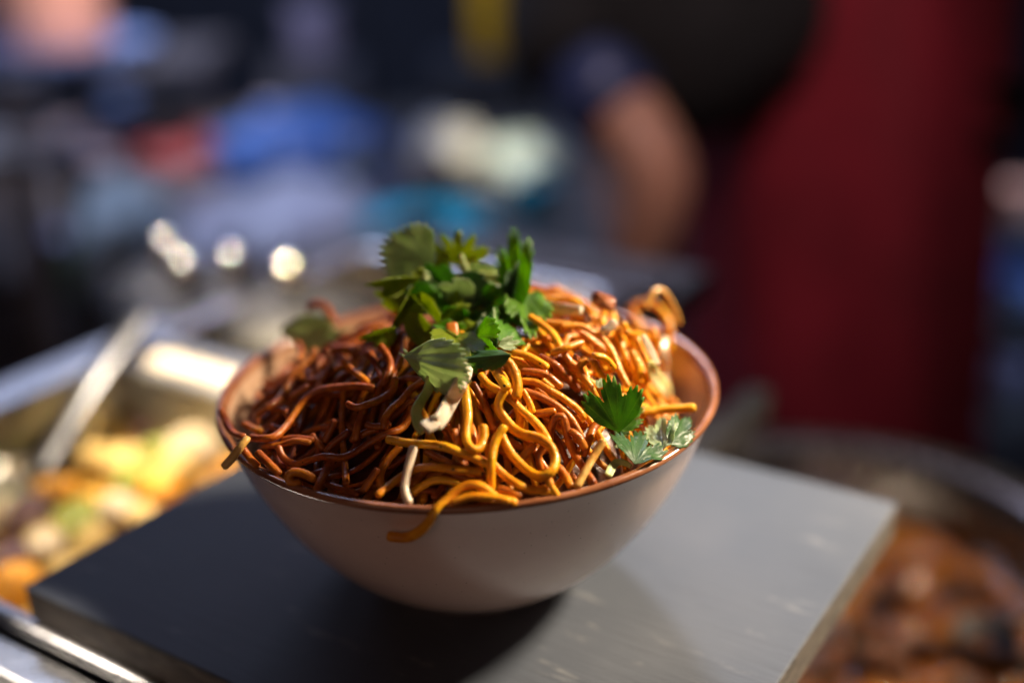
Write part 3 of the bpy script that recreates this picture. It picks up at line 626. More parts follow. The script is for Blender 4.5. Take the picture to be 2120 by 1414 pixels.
# dark heart of the sprig
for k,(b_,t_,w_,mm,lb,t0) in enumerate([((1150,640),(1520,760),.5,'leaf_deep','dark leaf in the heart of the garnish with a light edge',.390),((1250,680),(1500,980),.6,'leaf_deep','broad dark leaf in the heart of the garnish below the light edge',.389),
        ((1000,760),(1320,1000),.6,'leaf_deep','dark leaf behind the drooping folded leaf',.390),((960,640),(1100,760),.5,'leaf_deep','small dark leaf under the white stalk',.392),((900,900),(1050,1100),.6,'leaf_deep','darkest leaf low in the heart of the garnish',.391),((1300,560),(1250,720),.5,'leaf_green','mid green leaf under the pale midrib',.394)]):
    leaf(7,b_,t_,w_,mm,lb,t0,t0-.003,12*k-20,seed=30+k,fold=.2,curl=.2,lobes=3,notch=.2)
LN = ['dark', 'broad', 'small', 'narrow', 'folded', 'curled', 'upright', 'drooping']
for k in range(34):
    u0, v0 = (random.uniform(905, 1050), random.uniform(575, 700)) if k < 22 else (random.uniform(835, 1000), random.uniform(610, 705)); an = random.random()*6.28; ln = random.uniform(48, 80)
    mm = random.choice(['leaf_green', 'leaf_deep', 'leaf_bright', 'leaf_olive', 'leaf_pale', 'leaf_green']); t0 = random.uniform(.384, .397)
    leaf(0,(u0, v0),(u0+ln*math.cos(an), v0+ln*.75*math.sin(an)),random.uniform(.4, .7),mm,'coriander leaf crowded in the dense heart of the garnish',t0,t0+random.uniform(-.006, .006),random.uniform(-50, 50),seed=60+k,fold=random.uniform(-.2, .4),curl=random.uniform(0, .35),lobes=3,notch=random.uniform(.08, .2),tooth=.05,wave=.06)
for k, (pts, t0) in enumerate([([(935,700),(925,640),(900,585),(870,560)],.392),([(985,690),(990,630),(970,570),(955,530)],.394),([(1030,690),(1060,640),(1068,560)],.393),([(1000,640),(1040,610),(1052,580)],.391)]):
    uv_ = spline(pts, 6.0); Q_ = np.array([at_t(a, b, t0) for a, b in uv_]); v, f = tube_vf(Q_, .00075, 8); o = mesh_obj('coriander_stalk', np.asarray(v)-Q_[0], f, M['stem'], None, True, Q_[0])
    tag(o, ['thin stalk rising to the large pale leaf', 'thin stalk rising to the frilly top leaf', 'thin stalk running up to the upright leaf', 'short stalk between the pale midrib and the upright leaf'][k], 'coriander stalk')
# drooping leaves on the shaded side
leaf(7,(640,690),(400,1230),.30,'leaf_olive','long folded leaf drooping down the shaded side of the garnish',.389,.381,30,seed=7,fold=.55,curl=.1,lobes=3,notch=.1,spread=60)
leaf(7,(620,690),(700,900),.5,'leaf_deep','small folded leaf where the drooping leaves meet',.3885,.387,-10,seed=27,fold=.4,curl=.2,lobes=1,notch=.1)
leaf(7,(430,1200),(60,1330),.42,'leaf_olive','grey green leaf lying on the shaded noodles with a frilled top edge',.381,.377,35,seed=8,fold=.45,curl=.15,lobes=3,notch=.15,tooth=.12)
leaf(7,(590,800),(940,1165),.20,'leaf_olive','narrow folded leaf hanging to a sharp point',.387,.378,25,seed=9,fold=.5,curl=.05,lobes=1,notch=.1,spread=62,tooth=.02)
leaf(7,(560,1010),(860,1440),.38,'leaf_olive','yellow green leaf hanging below the sharp pointed leaf',.381,.3745,-15,seed=10,fold=.15,curl=.15,lobes=1,notch=.1,spread=66,tooth=.02)
# front group
leaf(8,(1110,180),(1180,500),.62,'leaf_olive','olive leaf with frilled lobes next to the carrot slice',.379,.374,-5,seed=11,fold=.2,curl=.2,lobes=3,notch=.36,wave=.16,tooth=.14)
leaf(8,(1640,500),(1500,20),.30,'leaf_pale','pale folded leaf catching the light in the front group',.375,.377,30,seed=12,fold=.5,curl=.25,lobes=3,notch=.15,spread=62)
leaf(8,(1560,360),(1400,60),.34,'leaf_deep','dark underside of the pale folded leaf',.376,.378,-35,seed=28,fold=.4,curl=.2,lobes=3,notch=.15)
leaf(8,(1680,500),(1830,130),.62,'leaf_green','toothed green leaf to the lamp side of the pale folded leaf',.3735,.376,-15,seed=13,clear=0.3,fold=.15,curl=.15,lobes=3,notch=.1,spread=72,tooth=.14)
leaf(8,(1640,540),(1960,470),.36,'leaf_pale','light green leaf poking out below the toothed leaf',.374,.375,10,seed=14,clear=0.3,fold=.15,curl=.05,lobes=3,notch=.22,tooth=.1)
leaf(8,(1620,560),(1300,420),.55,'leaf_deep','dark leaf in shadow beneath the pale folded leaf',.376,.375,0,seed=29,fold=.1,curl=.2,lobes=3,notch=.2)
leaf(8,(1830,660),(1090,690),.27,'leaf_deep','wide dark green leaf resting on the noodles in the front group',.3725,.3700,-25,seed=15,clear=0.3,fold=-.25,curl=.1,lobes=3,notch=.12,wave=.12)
leaf(8,(1160,420),(1110,640),.42,'leaf_olive','small yellow lobe hanging below the frilled olive leaf',.374,.372,0,seed=31,fold=.1,curl=.1,lobes=1,notch=.1)
leaf(8,(250,690),(1000,930),.36,'leaf_pale','broad grey green leaf with clear veins above the leek slice',.3655,.3600,-12,seed=16,clear=0.2,fold=-.12,curl=.10,lobes=3,notch=-.02,spread=60,tooth=.05)
leaf(8,(360,740),(200,600),.5,'leaf_pale','forked end of the broad veined leaf',.3655,.364,-10,seed=17,fold=.1,curl=.0,lobes=2,notch=.5,spread=45)
# blurred sprig at the back
o = leaf(0,(700,700),(580,682),.42,'leaf_pale','blurred green leaf at the back of the heap by the rim',.440,.446,10,free=True,seed=18,fold=.1,curl=.1,lobes=3,notch=.02)
leaf(0,(680,698),(740,692),.26,'leaf_pale','light leaf beside the blurred green leaf',.436,.430,0,free=True,seed=19,fold=.1,curl=.1,lobes=1,notch=.1)
# sprig on the lamp side, near the rim
o = leaf(9,(590,740),(450,20),.80,'leaf_green','large lobed leaf lying near the lit rim, the sharpest leaf of all',.3660,.3690,5,seed=20,clear=0.5,fold=.08,curl=.14,lobes=3,notch=.2,wave=.10,spread=64,tooth=.08)
stalk(o,9,[(160,215),(200,290),(280,360),(380,400),(430,395)],[.3665,.3655,.365],.0006)
stalk(o,9,[(560,700),(620,760),(700,790)],[.3660,.3645],.0005)
leaf(9,(560,700),(925,400),.40,'leaf_green','side lobe reaching from the large lobed leaf towards the rim',.3655,.3672,0,seed=21,clear=0.45,fold=.1,curl=.1,lobes=3,notch=.22,wave=.06,tooth=.12)
leaf(9,(560,690),(740,760),.55,'leaf_green','small lower lobe of the large lobed leaf',.3657,.3645,0,seed=41,clear=0.3,fold=.1,curl=.1,lobes=3,notch=.15)
leaf(9,(320,150),(350,10),.5,'leaf_pale','small light leaf tip peeping out above the large lobed leaf',.3705,.372,0,seed=40,fold=.1,curl=.1,lobes=3,notch=.2)
leaf(9,(800,1160),(900,660),.66,'leaf_deep','dark green lobed leaf tucked behind the front rim',.3605,.3635,-8,seed=42,clear=0.4,fold=.1,curl=.16,lobes=3,notch=.26,wave=.1,spread=72,tooth=.13)
leaf(9,(720,860),(545,930),.5,'leaf_pale','little light leaflet to the left of the dark lobed leaf',.3625,.362,0,seed=43,clear=0.3,fold=.1,curl=.1,lobes=3,notch=.25)
leaf(9,(1170,980),(1130,500),.36,'leaf_pale','pale leaf in lamplight against the inside of the rim',.3660,.372,10,seed=44,clear=0.35,fold=.15,curl=.1,lobes=3,notch=.16)
leaf(9,(1250,900),(1560,520),.36,'leaf_deep','dark leaf between the pale leaf and the inside wall',.370,.374,-15,seed=45,fold=.1,curl=.1,lobes=3,notch=.16)
strip('celery_curl',9,[(440,1320),(500,1200),(560,1140),(650,1140),(750,1190)],[16,18,16,12,10],M['leek_green'],'curled pale green celery shaving behind the front rim','celery',.0008,lift=.001)
# ------------------------------------------------------------------ board
TH = .0145
m, nt, out = mat('board_paint'); L = nt.links.new
tc = N(nt, 'ShaderNodeTexCoord'); mp = N(nt, 'ShaderNodeMapping'); mp.inputs['Scale'].default_value = (1, 11, 1); L(tc.outputs['Object'], mp.inputs[0])
nz = N(nt, 'ShaderNodeTexNoise', Scale=30, Detail=8, Roughness=.65); L(mp.outputs[0], nz.inputs['Vector'])
big = N(nt, 'ShaderNodeTexNoise', Scale=16, Detail=4); L(tc.outputs['Object'], big.inputs['Vector'])
r1 = ramp(nt, [(.25, (.047, .058, .077)), (.75, (.074, .086, .108))]); L(big.outputs['Fac'], r1.inputs[0])
scr = N(nt, 'ShaderNodeTexNoise', Scale=70, Detail=5, Roughness=.7); mp2 = N(nt, 'ShaderNodeMapping'); mp2.inputs['Scale'].default_value = (.35, 1.4, 1); mp2.inputs['Rotation'].default_value = (0, 0, .5); L(tc.outputs['Object'], mp2.inputs[0]); L(mp2.outputs[0], scr.inputs['Vector'])
r2 = ramp(nt, [(.60, (0, 0, 0)), (.72, (.8, .8, .8))]); L(scr.outputs['Fac'], r2.inputs[0])
mx = N(nt, 'ShaderNodeMix', data_type='RGBA'); L(r2.outputs[0], mx.inputs['Factor']); L(r1.outputs[0], mx.inputs['A']); mx.inputs['B'].default_value = (.17, .18, .19, 1)
r3 = ramp(nt, [(.28, (.75, .75, .75)), (.45, (1, 1, 1))]); L(nz.outputs['Fac'], r3.inputs[0])
mm = N(nt, 'ShaderNodeMix', data_type='RGBA', blend_type='MULTIPLY'); mm.inputs['Factor'].default_value = .7; L(mx.outputs['Result'], mm.inputs['A']); L(r3.outputs[0], mm.inputs['B'])
p = N(nt, 'ShaderNodeBsdfPrincipled', Roughness=.5); p.inputs['Specular IOR Level'].default_value = .32; L(mm.outputs['Result'], p.inputs['Base Color'])
rr = N(nt, 'ShaderNodeMapRange'); L(big.outputs['Fac'], rr.inputs[0]); rr.inputs[3].default_value = .50; rr.inputs[4].default_value = .66; L(rr.outputs[0], p.inputs['Roughness'])
b = N(nt, 'ShaderNodeBump', Strength=.5, Distance=.0008); L(nz.outputs['Fac'], b.inputs['Height']); L(b.outputs[0], p.inputs['Normal']); L(p.outputs[0], out.inputs[0]); M['board_paint'] = m
M['board_edge'] = noisy('board_edge', (.05, .045, .04), (.14, .12, .10), 60, .6, .8, .7, .0012, stretch=(1.5, 1.5, 7))
board = empty('serving_board', fr(.1263, -.1066, -TH)); tag(board, 'dark grey painted wooden board carrying the bowl', 'board')
def plank(name, z0, z1, ins, m):
    bm = bmesh.new(); q = []
    for z in (z0, z1):
        for a, b_ in ((0+ins, -.2132+ins), (.2526-ins, -.2132+ins), (.2526-ins, 0-ins), (0+ins, 0-ins)): q.append(bm.verts.new(fr(a, b_, z)))
    bm.faces.new(q[3::-1]); bm.faces.new(q[4:]); [bm.faces.new((q[i], q[(i+1) % 4], q[4+(i+1) % 4], q[4+i])) for i in range(4)]
    bmesh.ops.recalc_face_normals(bm, faces=bm.faces)
    o = bm_obj(name, bm, m, board, False); bevel(o, .0007); 
    c = fr(.1263, -.1066, z0); Q = Matrix.Rotation(-math.atan2(EX[1], EX[0]), 4, 'Z')@Matrix.Translation(-Vector(c))
    o.data.transform(Q); o.matrix_parent_inverse = Matrix.Translation(board.location).inverted(); o.rotation_euler = (0, 0, math.atan2(EX[1], EX[0])); o.location = [float(x) for x in c]; return o
plank('painted_top', -.0012, 0, 0, M['board_paint']); plank('edge_core', -TH, -.0012, .0003, M['board_edge'])

# ------------------------------------------------------------------ steam table with two pans
M['steel'] = noisy('steel', (.50, .50, .50), (.62, .62, .61), 30, .22, .38, .05, .0003, metallic=1, stretch=(1, 12, 1))
M['steel_rough'] = noisy('steel_rough', (.36, .35, .34), (.46, .45, .44), 25, .35, .5, .1, .0005, metallic=1)
M['enamel'] = noisy('enamel', (.62, .55, .44), (.74, .67, .55), 12, .25, .4, .05, .0005, coat=.3)
M['dark_metal'] = noisy('dark_metal', (.025, .025, .028), (.05, .05, .055), 18, .45, .6, .2, .001)
def rr_ring(x0, x1, y0, y1, rad, z, n=6):
    P = []
    for cx, cy, a0 in ((x1-rad, y1-rad, 0), (x0+rad, y1-rad, 90), (x0+rad, y0+rad, 180), (x1-rad, y0+rad, 270)):
        for k in range(n+1):
            a = R_(a0+90*k/n); P.append(fr(cx+rad*math.cos(a), cy+rad*math.sin(a), z))
    return P
def loft(rings, close=True):
    v = [q for r in rings for q in r]; n = len(rings[0]); f = []
    for k in range(len(rings)-1):
        for i in range(n): f.append((k*n+i, k*n+(i+1) % n, (k+1)*n+(i+1) % n, (k+1)*n+i))
    if close: f.append(tuple(range((len(rings)-1)*n, len(rings)*n)))
    return v, f
def pan(x0, x1, y0, y1, fl, zt, depth, label):
    t = empty('food_pan', fr((x0+x1)/2, (y0+y1)/2, zt-depth)); tag(t, label, 'food pan', 'steel food pans in the steam table')
    v, f = loft([rr_ring(x0-fl, x1+fl, y0-fl, y1+fl, .018, zt-.004), rr_ring(x0-fl, x1+fl, y0-fl, y1+fl, .018, zt-.001), rr_ring(x0-fl+.0012, x1+fl-.0012, y0-fl+.0012, y1+fl-.0012, .018, zt), rr_ring(x0-.003, x1+.003, y0-.003, y1+.003, .018, zt), rr_ring(x0, x1, y0, y1, .016, zt-.003)], False)
    mesh_obj('flange', v, f, M['steel'], t)
    v, f = loft([rr_ring(x0, x1, y0, y1, .016, zt-.003), rr_ring(x0+.004, x1-.004, y0+.004, y1-.004, .016, zt-depth+.008), rr_ring(x0+.010, x1-.010, y0+.010, y1-.010, .014, zt-depth)])
    mesh_obj('basin', v, f, M['steel_rough'], t); return t
PZ = -.0152
pan(-.176, .098, -.208, -.034, .009, PZ, .062, 'shallow steel food pan of vegetable curry nearest the board')
pan(-.176, .020, .010, .190, .016, PZ, .062, 'second steel food pan, behind the one with vegetable curry')
tbl = empty('steam_table', fr(-.04, 0, -.93)); tag(tbl, 'stainless steel steam table holding the food pans', 'steam table')
def fbox(name, a0, a1, b0, b1, z0, z1, m, parent, bev=.002):
    v, f = box_vf(fr(a0, b0, z0), EX*(a1-a0), EY*(b1-b0), (0, 0, z1-z0)); o = mesh_obj(name, v, f, m, parent, False); bevel(o, bev); return o
fbox('front_rail', -.5, .24, -.2345, -.2195, -.040, -.0205, M['steel'], tbl)
fbox('front_lip', -.5, .24, -.2510, -.2365, -.052, -.034, M['steel'], tbl)
fbox('front_panel', -.5, .24, -.2640, -.2530, -.80, -.050, M['steel_rough'], tbl)
fbox('side_rail', -.2115, -.1880, -.2170, .30, -.040, -.0185, M['steel'], tbl)
fbox('back_rail', -.1860, .040, .2080, .2350, -.040, -.0165, M['steel'], tbl)
fbox('side_ledge', -.32, -.2135, -.2170, .30, -.20, -.19, M['dark_metal'], tbl)
fbox('divider', -.170, .092, -.0235, -.0075, -.030, -.0160, M['enamel'], tbl)
fbox('back_shelf', -.2115, .040, .237, .300, -.050, -.030, M['steel_rough'], tbl)
fbox('inner_rail', .110, .125, -.2170, .2, -.080, -.060, M['dark_metal'], tbl)
fbox('well', -.186, .105, -.2170, .206, -.30, -.085, M['dark_metal'], tbl)
for a, b_ in ((-.48, -.25), (-.48, .28), (.09, -.2), (.09, .28)): fbox('leg', a-.02, a+.02, b_-.02, b_+.02, -.93, -.30, M['steel_rough'], tbl)

# food in the pans
M['curry_yellow'] = noisy('curry_yellow', (.22, .11, .015), (.42, .25, .05), 60, .15, .3, .7, .003, coat=.4)
M['potato'] = noisy('potato', (.48, .33, .10), (.64, .48, .20), 50, .3, .5, .4, .002, coat=.3, sss=.1)
M['squash'] = noisy('squash', (.55, .22, .015), (.70, .35, .03), 50, .25, .4, .4, .002, coat=.4)
M['cauliflower'] = noisy('cauliflower', (.70, .56, .38), (.84, .74, .58), 80, .3, .5, .6, .003, coat=.3)
M['green_veg'] = noisy('green_veg', (.16, .22, .03), (.32, .36, .06), 60, .3, .5, .4, .002, coat=.3)
M['aubergine'] = noisy('aubergine', (.05, .02, .03), (.12, .05, .05), 60, .2, .4, .4, .002, coat=.5)
def surface(name, x0, x1, y0, y1, z, amp, m, n=46):
    vs, fs = [], []
    for j in range(n+1):
        for i in range(n+1):
            a, b_ = x0+(x1-x0)*i/n, y0+(y1-y0)*j/n; vs.append(fr(a, b_, z+amp*noise.noise((a*28, b_*28, 1))+amp*.5*noise.noise((a*80, b_*80, 4))))
    for j in range(n):
        for i in range(n): k = j*(n+1)+i; fs.append((k, k+1, k+n+2, k+n+1))
    return mesh_obj(name, vs, fs, m)
tag(surface('vegetable_curry', -.1715, .0935, -.2035, -.0385, -.060, .004, M['curry_yellow']), 'yellow sauce around the vegetable pieces in the near pan', 'curry', kind='stuff')
tag(surface('rice', -.1715, .0155, .0145, .1855, -.050, .003, M['cauliflower']), 'pale rice in the second pan', 'rice', kind='stuff')
def chunk_mesh(name, kind, m, seed):
    bm = bmesh.new(); bmesh.ops.create_icosphere(bm, subdivisions=3, radius=1)
    for v in bm.verts:
        c = v.co; e = .6
        if kind == 'cube': c.x, c.y, c.z = [math.copysign(abs(q)**e, q) for q in c]
        if kind == 'floret': c *= 1+.22*abs(noise.noise(c*3.2+Vector((seed, 0, 0))))
        v.co = c*(1+.2*noise.noise(c*1.4+Vector((seed, 1, 2))))
    me = bpy.data.meshes.new(name); bm.to_mesh(me); bm.free(); me.polygons.foreach_set('use_smooth', [True]*len(me.polygons)); me.materials.append(m); return me
KIND = {'potato': ('cube', 'potato', 'yellow potato chunk in the vegetable curry', 'potato'), 'squash': ('cube', 'squash', 'orange squash chunk in the vegetable curry', 'squash'), 'cauliflower': ('floret', 'cauliflower', 'cream cauliflower floret in the vegetable curry', 'cauliflower'),
        'green_veg': ('cube', 'green_veg', 'green vegetable piece in the vegetable curry', 'green vegetable'), 'aubergine': ('cube', 'aubergine', 'dark aubergine piece in the vegetable curry', 'aubergine')}
CM = {k: [chunk_mesh(k, v[0], M[v[1]], s+hash(k) % 7*0) for s in range(3)] for k, v in KIND.items()}
def chunk(k, P, s, rz=None, sq=(1, 1, .8)):
    o = bpy.data.objects.new({'green_veg': 'green_vegetable'}.get(k, k), random.choice(CM[k])); COL.objects.link(o)
    o.location = [float(c) for c in P]; o.scale = (s*sq[0], s*sq[1], s*sq[2]); o.rotation_euler = (random.random(), random.random(), random.random()*6 if rz is None else rz)
    tag(o, KIND[k][2], KIND[k][3], KIND[k][3]+' pieces in the vegetable curry'); return o
for (u, v, k, s) in [(120,1020,'squash',.012),(190,950,'potato',.015),(280,990,'green_veg',.012),(330,940,'green_veg',.010),(400,940,'cauliflower',.017),(430,900,'cauliflower',.014),(40,980,'cauliflower',.013),
        (10,1060,'cauliflower',.012),(250,1060,'cauliflower',.013),(60,1080,'aubergine',.014),(90,1130,'cauliflower',.011),(160,1080,'green_veg',.012),(190,1120,'potato',.010),(230,900,'potato',.014),(20,1160,'aubergine',.012),
        (330,1010,'squash',.010),(140,1180,'potato',.010),(300,880,'aubergine',.012),(360,890,'squash',.010),(30,1210,'squash',.012),(260,960,'potato',.012),(60,930,'potato',.011),(10,900,'green_veg',.010)]:
    chunk(k, at_z(u, v, -.052), s*.85)
for i in range(34):
    k = random.choice(['potato', 'squash', 'cauliflower', 'green_veg', 'aubergine', 'potato']); chunk(k, fr(random.uniform(-.16, .08), random.uniform(-.195, -.045), -.056+random.random()*.004), random.uniform(.008, .012))
# serving spoon in the near pan
def tubes(name, pts, rad, m, parent=None, n=10, step=.006):
    v, f = tube_vf(spline(pts, step), rad, n); return mesh_obj(name, v, f, m, parent)
M['spoon_steel'] = noisy('spoon_steel', (.07, .075, .095), (.11, .115, .14), 30, .34, .4, .05, .0003, metallic=1)
sp_ = empty('serving_spoon', at_z(110, 960, -.045)); tag(sp_, 'steel serving spoon leaning out of the vegetable curry', 'spoon')
ha, hb = at_z(85, 965, -.042), at_z(295, 655, .004)
v, f = tube_vf(spline([ha, (ha+hb)/2+np.array([0, 0, .004]), hb], .006), .0085, 10, flat=.3); mesh_obj('handle', v, f, M['spoon_steel'], sp_)
vs, fs = lathe([(.0, -.006), (.010, -.0052), (.018, -.002), (.022, .003), (.0228, .0032), (.0185, -.001), (.010, -.0040), (.0, -.0048)], 24); d_ = ha+np.array([-.014, -.012, -.004]); mesh_obj('spoon_bowl', [np.array(q)*np.array([1.3, 1, 1])+d_ for q in vs], fs, M['steel'], sp_)

# ------------------------------------------------------------------ round curry pan on its own burner
CC = np.array([.186, .172]); CR_ = .132; CZ = -.118
rp_ = empty('round_pan', (CC[0], CC[1], CZ-.075)); tag(rp_, 'large round pan of red brown curry under the corner of the board', 'pan')
v, f = lathe([(CR_*.97, CZ-.070), (CR_+.016, CZ-.012), (CR_+.024, CZ-.002), (CR_+.0225, CZ), (CR_+.002, CZ-.0015), (CR_, CZ-.004), (CR_-.004, CZ-.030), (CR_-.012, CZ-.060), (CR_-.024, CZ-.070), (.0, CZ-.0705)], 96)
M['pan_metal'] = noisy('pan_metal', (.20, .19, .19), (.32, .31, .31), 30, .22, .36, .15, .0008, metallic=.9)
mesh_obj('vessel', [(a+CC[0], b_+CC[1], c) for a, b_, c in v], f, M['pan_metal'], rp_)
M['curry_red'] = noisy('curry_red', (.22, .062, .004), (.40, .145, .008), 38, .08, .18, .9, .004, coat=.8)
vs, fs = [], []
for k in range(46):
    for i in range(144):
        q = (CR_-.0055)*k/45; a = 2*math.pi*i/144; x, y = CC[0]+q*math.cos(a), CC[1]+q*math.sin(a); vs.append((x, y, CZ-.036+.005*noise.noise((x*45, y*45, 3))+.0035*noise.noise((x*120, y*120, 9))))
for k in range(45):
    for i in range(144): j = (i+1) % 144; fs.append((k*144+i, k*144+j, (k+1)*144+j, (k+1)*144+i))
tag(mesh_obj('curry', vs, fs, M['curry_red']), 'glossy red brown curry sauce filling the round pan', 'curry', kind='stuff')
M['stew_meat'] = noisy('stew_meat', (.16, .045, .012), (.32, .11, .03), 60, .2, .4, .8, .003, coat=.3)
SM = [chunk_mesh('stew', 'cube', M['stew_meat'], s+11) for s in range(3)]+[chunk_mesh('stew', 'floret', M['aubergine'], s+21) for s in range(1)]
for i in range(36):
    a, q = random.random()*6.28, math.sqrt(random.random())*(CR_-.03); x, y = CC[0]+q*math.cos(a), CC[1]+q*math.sin(a)
    if y > CC[1]+.03: continue
    o = bpy.data.objects.new('stewed_meat', random.choice(SM)); COL.objects.link(o); s = random.uniform(.008, .014); o.location = (x, y, CZ-.034); o.scale = (s, s*.8, s*.6); o.rotation_euler = (random.random(), random.random(), random.random()*6)
    tag(o, 'glistening chunk of stewed meat half sunk in the red brown curry', 'meat', 'meat chunks in the round pan of curry')
ld = empty('ladle', at_z(2090, 1300, CZ-.03)); tag(ld, 'steel ladle lying in the round pan of curry', 'ladle')
la, lb = at_z(2080, 1300, CZ-.026), at_z(2330, 1180, CZ+.035)
v, f = tube_vf(spline([la, (la+lb)/2, lb], .006), .006, 10, flat=.4); mesh_obj('handle', v, f, M['steel'], ld)
vs, fs = lathe([(.0, -.010), (.014, -.008), (.024, -.001), (.028, .006), (.0275, .0062), (.022, .000), (.013, -.0065), (.0, -.0085)], 28); d_ = la+np.array([-.012, -.006, -.002]); mesh_obj('cup', [np.array(q)*.6+d_ for q in vs], fs, M['dark_metal'], ld)
bn = empty('burner', (CC[0], CC[1], -.93)); tag(bn, 'dark metal burner stand under the round pan', 'burner')
v, f = box_vf((CC[0]-.14, CC[1]-.14, -.25), (.28, 0, 0), (0, .28, 0), (0, 0, .05)); bevel(mesh_obj('body', v, f, M['dark_metal'], bn, False), .004)
for a in (-1, 1):
    for b_ in (-1, 1):
        v, f = box_vf((CC[0]+a*.12-.012, CC[1]+b_*.12-.012, -.93), (.024, 0, 0), (0, .024, 0), (0, 0, .68)); mesh_obj('leg', v, f, M['dark_metal'], bn, False)
v, f = lathe([(.09, -.200), (.10, -.200), (.10, -.1895), (.09, -.1895), (.09, -.200)], 40); mesh_obj('trivet', [(a+CC[0], b_+CC[1], c) for a, b_, c in v], f, M['dark_metal'], bn)

# ------------------------------------------------------------------ the stall behind: ground, back wall, table and what lies on it
def plain(name, col, rough=.5, metallic=0, coat=0, var=.25, scale=14, sss=0):
    return noisy(name, tuple(c*(1-var) for c in col), tuple(min(1, c*(1+var)) for c in col), scale, rough, min(1, rough+.15), .2, .002, metallic=metallic, coat=coat, sss=sss)
M['ground'] = plain('ground', (.035, .035, .04), .8)
M['wall'] = plain('wall', (.045, .052, .075), .7)
v, f = box_vf((-8, -3, -1.0), (16, 0, 0), (0, 12, 0), (0, 0, .07)); tag(mesh_obj('ground', v, f, M['ground'], None, False), kind='structure')
wl = empty('stall_wall', (0, 3.3, -.93)); tag(wl, 'dark navy panelled back wall of the stall', 'wall')
for i in range(16):
    v, f = box_vf((-3.2+i*.4, 3.3+.004*(i % 2), -.93), (.394, 0, 0), (0, .03, 0), (0, 0, 2.2)); bevel(mesh_obj('panel', v, f, M['wall'], wl, False), .004)
M['table_top'] = plain('table_top', (.10, .095, .10), .45)
TZ = -.30
bt = empty('back_table', (-.6, 1.75, -.93)); tag(bt, 'dark trestle table behind the steam table, piled with bags and tubs', 'table')
v, f = box_vf((-1.5, 1.22, TZ-.03), (1.78, 0, 0), (0, 1.15, 0), (0, 0, .03)); bevel(mesh_obj('table_top', v, f, M['table_top'], bt, False), .006)
for a in (-1.45, .22):
    for b_ in (1.27, 2.31): v, f = box_vf((a-.02, b_-.02, -.93), (.04, 0, 0), (0, .04, 0), (0, 0, .6)); mesh_obj('leg', v, f, M['dark_metal'], bt, False)
def lump(name, u, v_, hw, hh, depth, m, label, cat, zb=TZ, seed=0, crumple=.22, y=None, sub=4):
    """soft bag or cloth heap resting on the table: hw, hh half width and full height in photo pixels"""
    base = at_z(u, v_, zb) if y is None else at_y(u, v_, y); d = (base-CAM)@FW; k = d/FPX
    bm = bmesh.new(); bmesh.ops.create_icosphere(bm, subdivisions=sub, radius=1)
    for q in bm.verts:
        c = q.co.copy(); c.z = max(c.z, -.55)
        n_ = 1+crumple*noise.noise(c*2.1+Vector((seed, 0, 0)))+crumple*.6*abs(noise.noise(c*4.7+Vector((0, seed, 0))))
        q.co = Vector((c.x*hw*k*n_, c.y*depth*n_, (c.z+.55)/1.55*hh*k*n_))
    o = bm_obj(name, bm, m); o.location = [float(x) for x in base]; tag(o, label, cat); return o
def tub(name, u, v_, wpx, hpx, m, label, cat, zb=TZ, y=None, taper=.85, lid=None, rimm=None):
    base = at_z(u, v_, zb) if y is None else at_y(u, v_, y); d = (base-CAM)@FW; k = d/FPX; r, h = wpx*.5*k, hpx*k
    t = empty(name, base); tag(t, label, cat)
    v, f = lathe([(0, 0), (r*taper*.97, 0), (r*taper, h*.02), (r, h*.97), (r, h), (r*.96, h), (r*.94, h*.96), (r*taper*.93, h*.06), (0, h*.05)], 40)
    mesh_obj('body', np.array(v)+base, f, m, t)
    if rimm: v, f = lathe([(r*1.005, h*.86), (r*1.05, h*.9), (r*1.06, h*1.0), (r*1.03, h*1.02), (r*.98, h*1.01)], 40); mesh_obj('rim', np.array(v)+base, f, rimm, t)
    if lid: v, f = lathe([(r*1.04, h*.95), (r*1.05, h*1.03), (r*1.0, h*1.06), (r*.5, h*1.08), (0, h*1.08)], 40); mesh_obj('lid', np.array(v)+base, f, lid, t)
    return t
M['bag_white'] = plain('bag_white', (.55, .55, .66), .3, coat=.4, scale=6)
M['bag_pale'] = plain('bag_pale', (.34, .42, .46), .3, coat=.4, scale=6)
M['blue'] = plain('blue', (.05, .13, .40), .4, coat=.2)
M['red'] = plain('red', (.28, .05, .06), .45)
M['teal'] = plain('teal', (.004, .40, .55), .5)
M['cloth_white'] = plain('cloth_white', (.30, .30, .33), .8)
M['green_leafy'] = plain('green_leafy', (.10, .20, .05), .5, scale=30)
M['card'] = plain('card', (.16, .13, .12), .7)
M['copper'] = plain('copper', (.72, .36, .24), .35, metallic=.1)
M['yellow'] = plain('yellow', (.85, .45, .01), .35, coat=.3)
M['lavender'] = plain('lavender', (.22, .22, .34), .5)
M['bright_blue'] = plain('bright_blue', (.22, .36, .75), .25, coat=.5)
lump('plastic_bag', 590, 520, 200, 130, .16, M['bag_white'], 'white plastic bag lying in the middle of the back table', 'bag', seed=1)
lump('plastic_bag', 290, 640, 110, 250, .10, M['bag_pale'], 'pale blue green plastic bag standing at the near edge of the back table', 'bag', seed=2, y=1.20)
lump('salad_bag', 190, 600, 60, 120, .07, M['green_leafy'], 'bag of green leaves beside the pale blue green bag', 'bag', seed=3, y=1.22)
lump('plastic_bag', 620, 345, 165, 110, .16, M['blue'], 'blue plastic sack behind the white bag', 'bag', seed=4)
lump('packet', 370, 330, 100, 60, .10, M['red'], 'dull red packet lying beside the blue sack', 'packet', seed=5)
lump('plastic_bag', 200, 330, 90, 80, .12, M['lavender'], 'greyish lilac bag left of the red packet', 'bag', seed=6)
